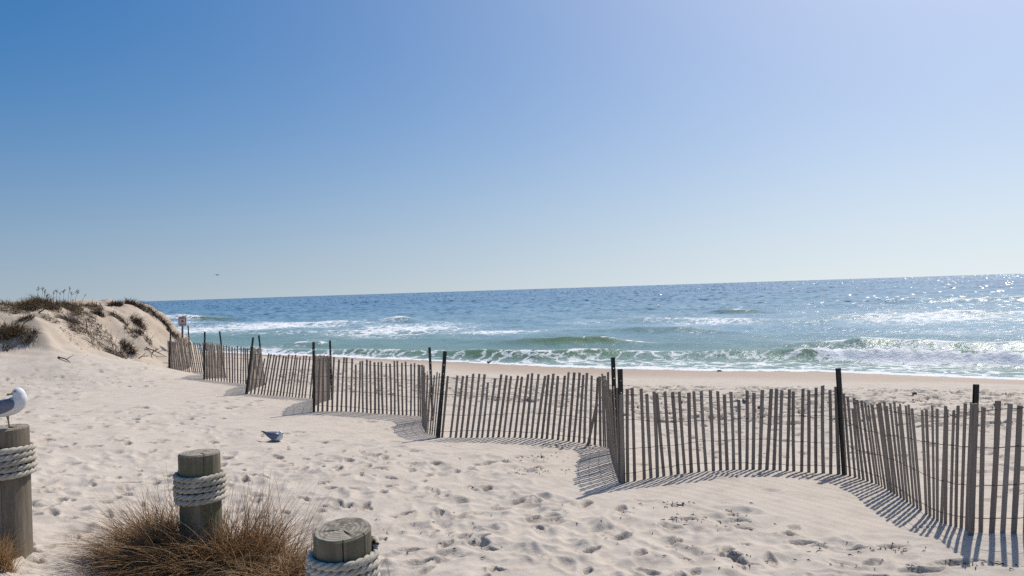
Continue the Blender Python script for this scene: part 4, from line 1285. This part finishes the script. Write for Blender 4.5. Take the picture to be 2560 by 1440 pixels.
# small bird at the water's edge, shorter and standing
gp = ground_pt(1222, 910)
g3 = empty('shore_bird', (gp.x, gp.y, ground_z(gp.x, gp.y)), 'tiny dark bird at the water line behind the fence', 'bird')
build_gull(g3, [(x, y, z + 0.035, a, b) for x, y, z, a, b in G2_BODY], [(x, y, z + 0.035, a, b) for x, y, z, a, b in G2_WING], [(x, y, z + 0.035, a, b) for x, y, z, a, b in G2_TIP], (0.090, 0, 0.173, 0.033), (1, 0, -0.1),
           [([(0.0, 0.02, 0.06), (0.0, 0.02, 0.0)], [0.008, 0.005]), ([(0.0, -0.02, 0.06), (0.0, -0.02, 0.0)], [0.008, 0.005])])
g3.rotation_euler = (0, 0, math.pi - 0.2)
g3.scale = (0.75, 0.75, 0.75)
for c in g3.children:
    if c.name.startswith('body'): c.data.materials[0] = M_GREY

# distant bird in flight
fp = at(543, 688, 150.0)
fb = empty('flying_bird', fp, 'distant dark bird gliding above the sea horizon', 'bird')
MB().add(*loft([(-0.25, 0, 0.0, 0.03, 0.008), (-0.1, 0, 0.0, 0.06, 0.05), (0.05, 0, 0.0, 0.07, 0.06), (0.17, 0, 0.01, 0.045, 0.045), (0.25, 0, 0.01, 0.01, 0.01)])).build('body', M_GREY, fb, True)
for sd in (-1, 1):
    MB().add(*loft([(0.03, sd * 0.04, 0.02, 0.09, 0.02), (0.07, sd * 0.22, 0.11, 0.085, 0.016), (0.02, sd * 0.42, 0.08, 0.06, 0.012), (-0.12, sd * 0.62, 0.0, 0.01, 0.004)], 4, 10)).build('wing', M_GREY, fb, True)
fb.rotation_euler = (0.1, 0, 1.35)

# ------------------------------------------------------------------ small things on the wet sand
def lump(name, px, py, sx, sy, sz, mat, label, cat, seed):
    p = ground_pt(px, py)
    z = ground_z(p.x, p.y)
    v, f = ball((0, 0, 0), 1.0, 16, 10)
    rnd = np.random.default_rng(seed)
    v = np.array(v)
    k = 1 + 0.28 * perlin(v[:, 0] * 1.7 + seed, v[:, 1] * 1.7 + v[:, 2] * 1.3, seed)
    v = v * k[:, None] * np.array([sx, sy, sz])
    o = mesh_obj(name, v, f, mat, smooth=True)
    o.location = (p.x, p.y, z + sz * 0.5)
    return tag(o, label, cat)
lump('seaweed_clump', 1798, 929, 0.10, 0.07, 0.05, M_WEED, 'dark seaweed lump at the edge of the surf', 'seaweed', 3)
lump('stone', 2287, 988, 0.055, 0.05, 0.045, M_STONE, 'brown stone alone on the smooth wet sand at right', 'stone', 9)

# scraps of dry weed and twig blown about on the sand
mb = MB(); rnd = random.Random(77)
spots = [(1345, 1145, 60, 10, 26), (1395, 1112, 60, 8, 18), (1675, 1265, 60, 10, 22), (1690, 1300, 60, 10, 14), (2230, 1375, 90, 10, 18), (2440, 1412, 80, 10, 20), (1350, 1180, 110, 14, 26), (1820, 1300, 160, 40, 22),
         (1200, 1330, 400, 80, 40), (2000, 1390, 400, 40, 36), (900, 1150, 300, 30, 26), (330, 890, 60, 12, 24), (300, 850, 120, 40, 60), (150, 830, 120, 40, 50), (380, 850, 70, 30, 36), (200, 950, 200, 30, 26), (1500, 1010, 420, 30, 50), (2200, 1010, 300, 30, 36), (2050, 1190, 160, 8, 24)]
for px, py, rx, ry, n in spots:
    for k in range(n):
        q = ground_pt(px + rnd.gauss(0, rx * 0.5), py + rnd.gauss(0, ry * 0.5))
        L = rnd.uniform(0.012, 0.05) * (1.6 if rnd.random() < 0.15 else 1) * (2.2 if q.y > 20 else 1)
        a = rnd.uniform(0, 6.28); dv = Vector((math.cos(a), math.sin(a), rnd.uniform(-0.1, 0.25)))
        c = Vector((q.x, q.y, ground_z(q.x, q.y) + 0.004))
        sd = Vector((-dv.y, dv.x, 0)) * rnd.gauss(0, 0.3)
        mb.tube([c - dv * L / 2, c + sd * L + Vector((0, 0, 0.006)), c + dv * L / 2], [0.0015, rnd.uniform(0.003, 0.006), 0.0012], 4)
o = mb.build('weed_scraps', M_WEED)
tag(o, 'dark scraps of dry weed scattered over the trodden sand', 'debris', kind='stuff')
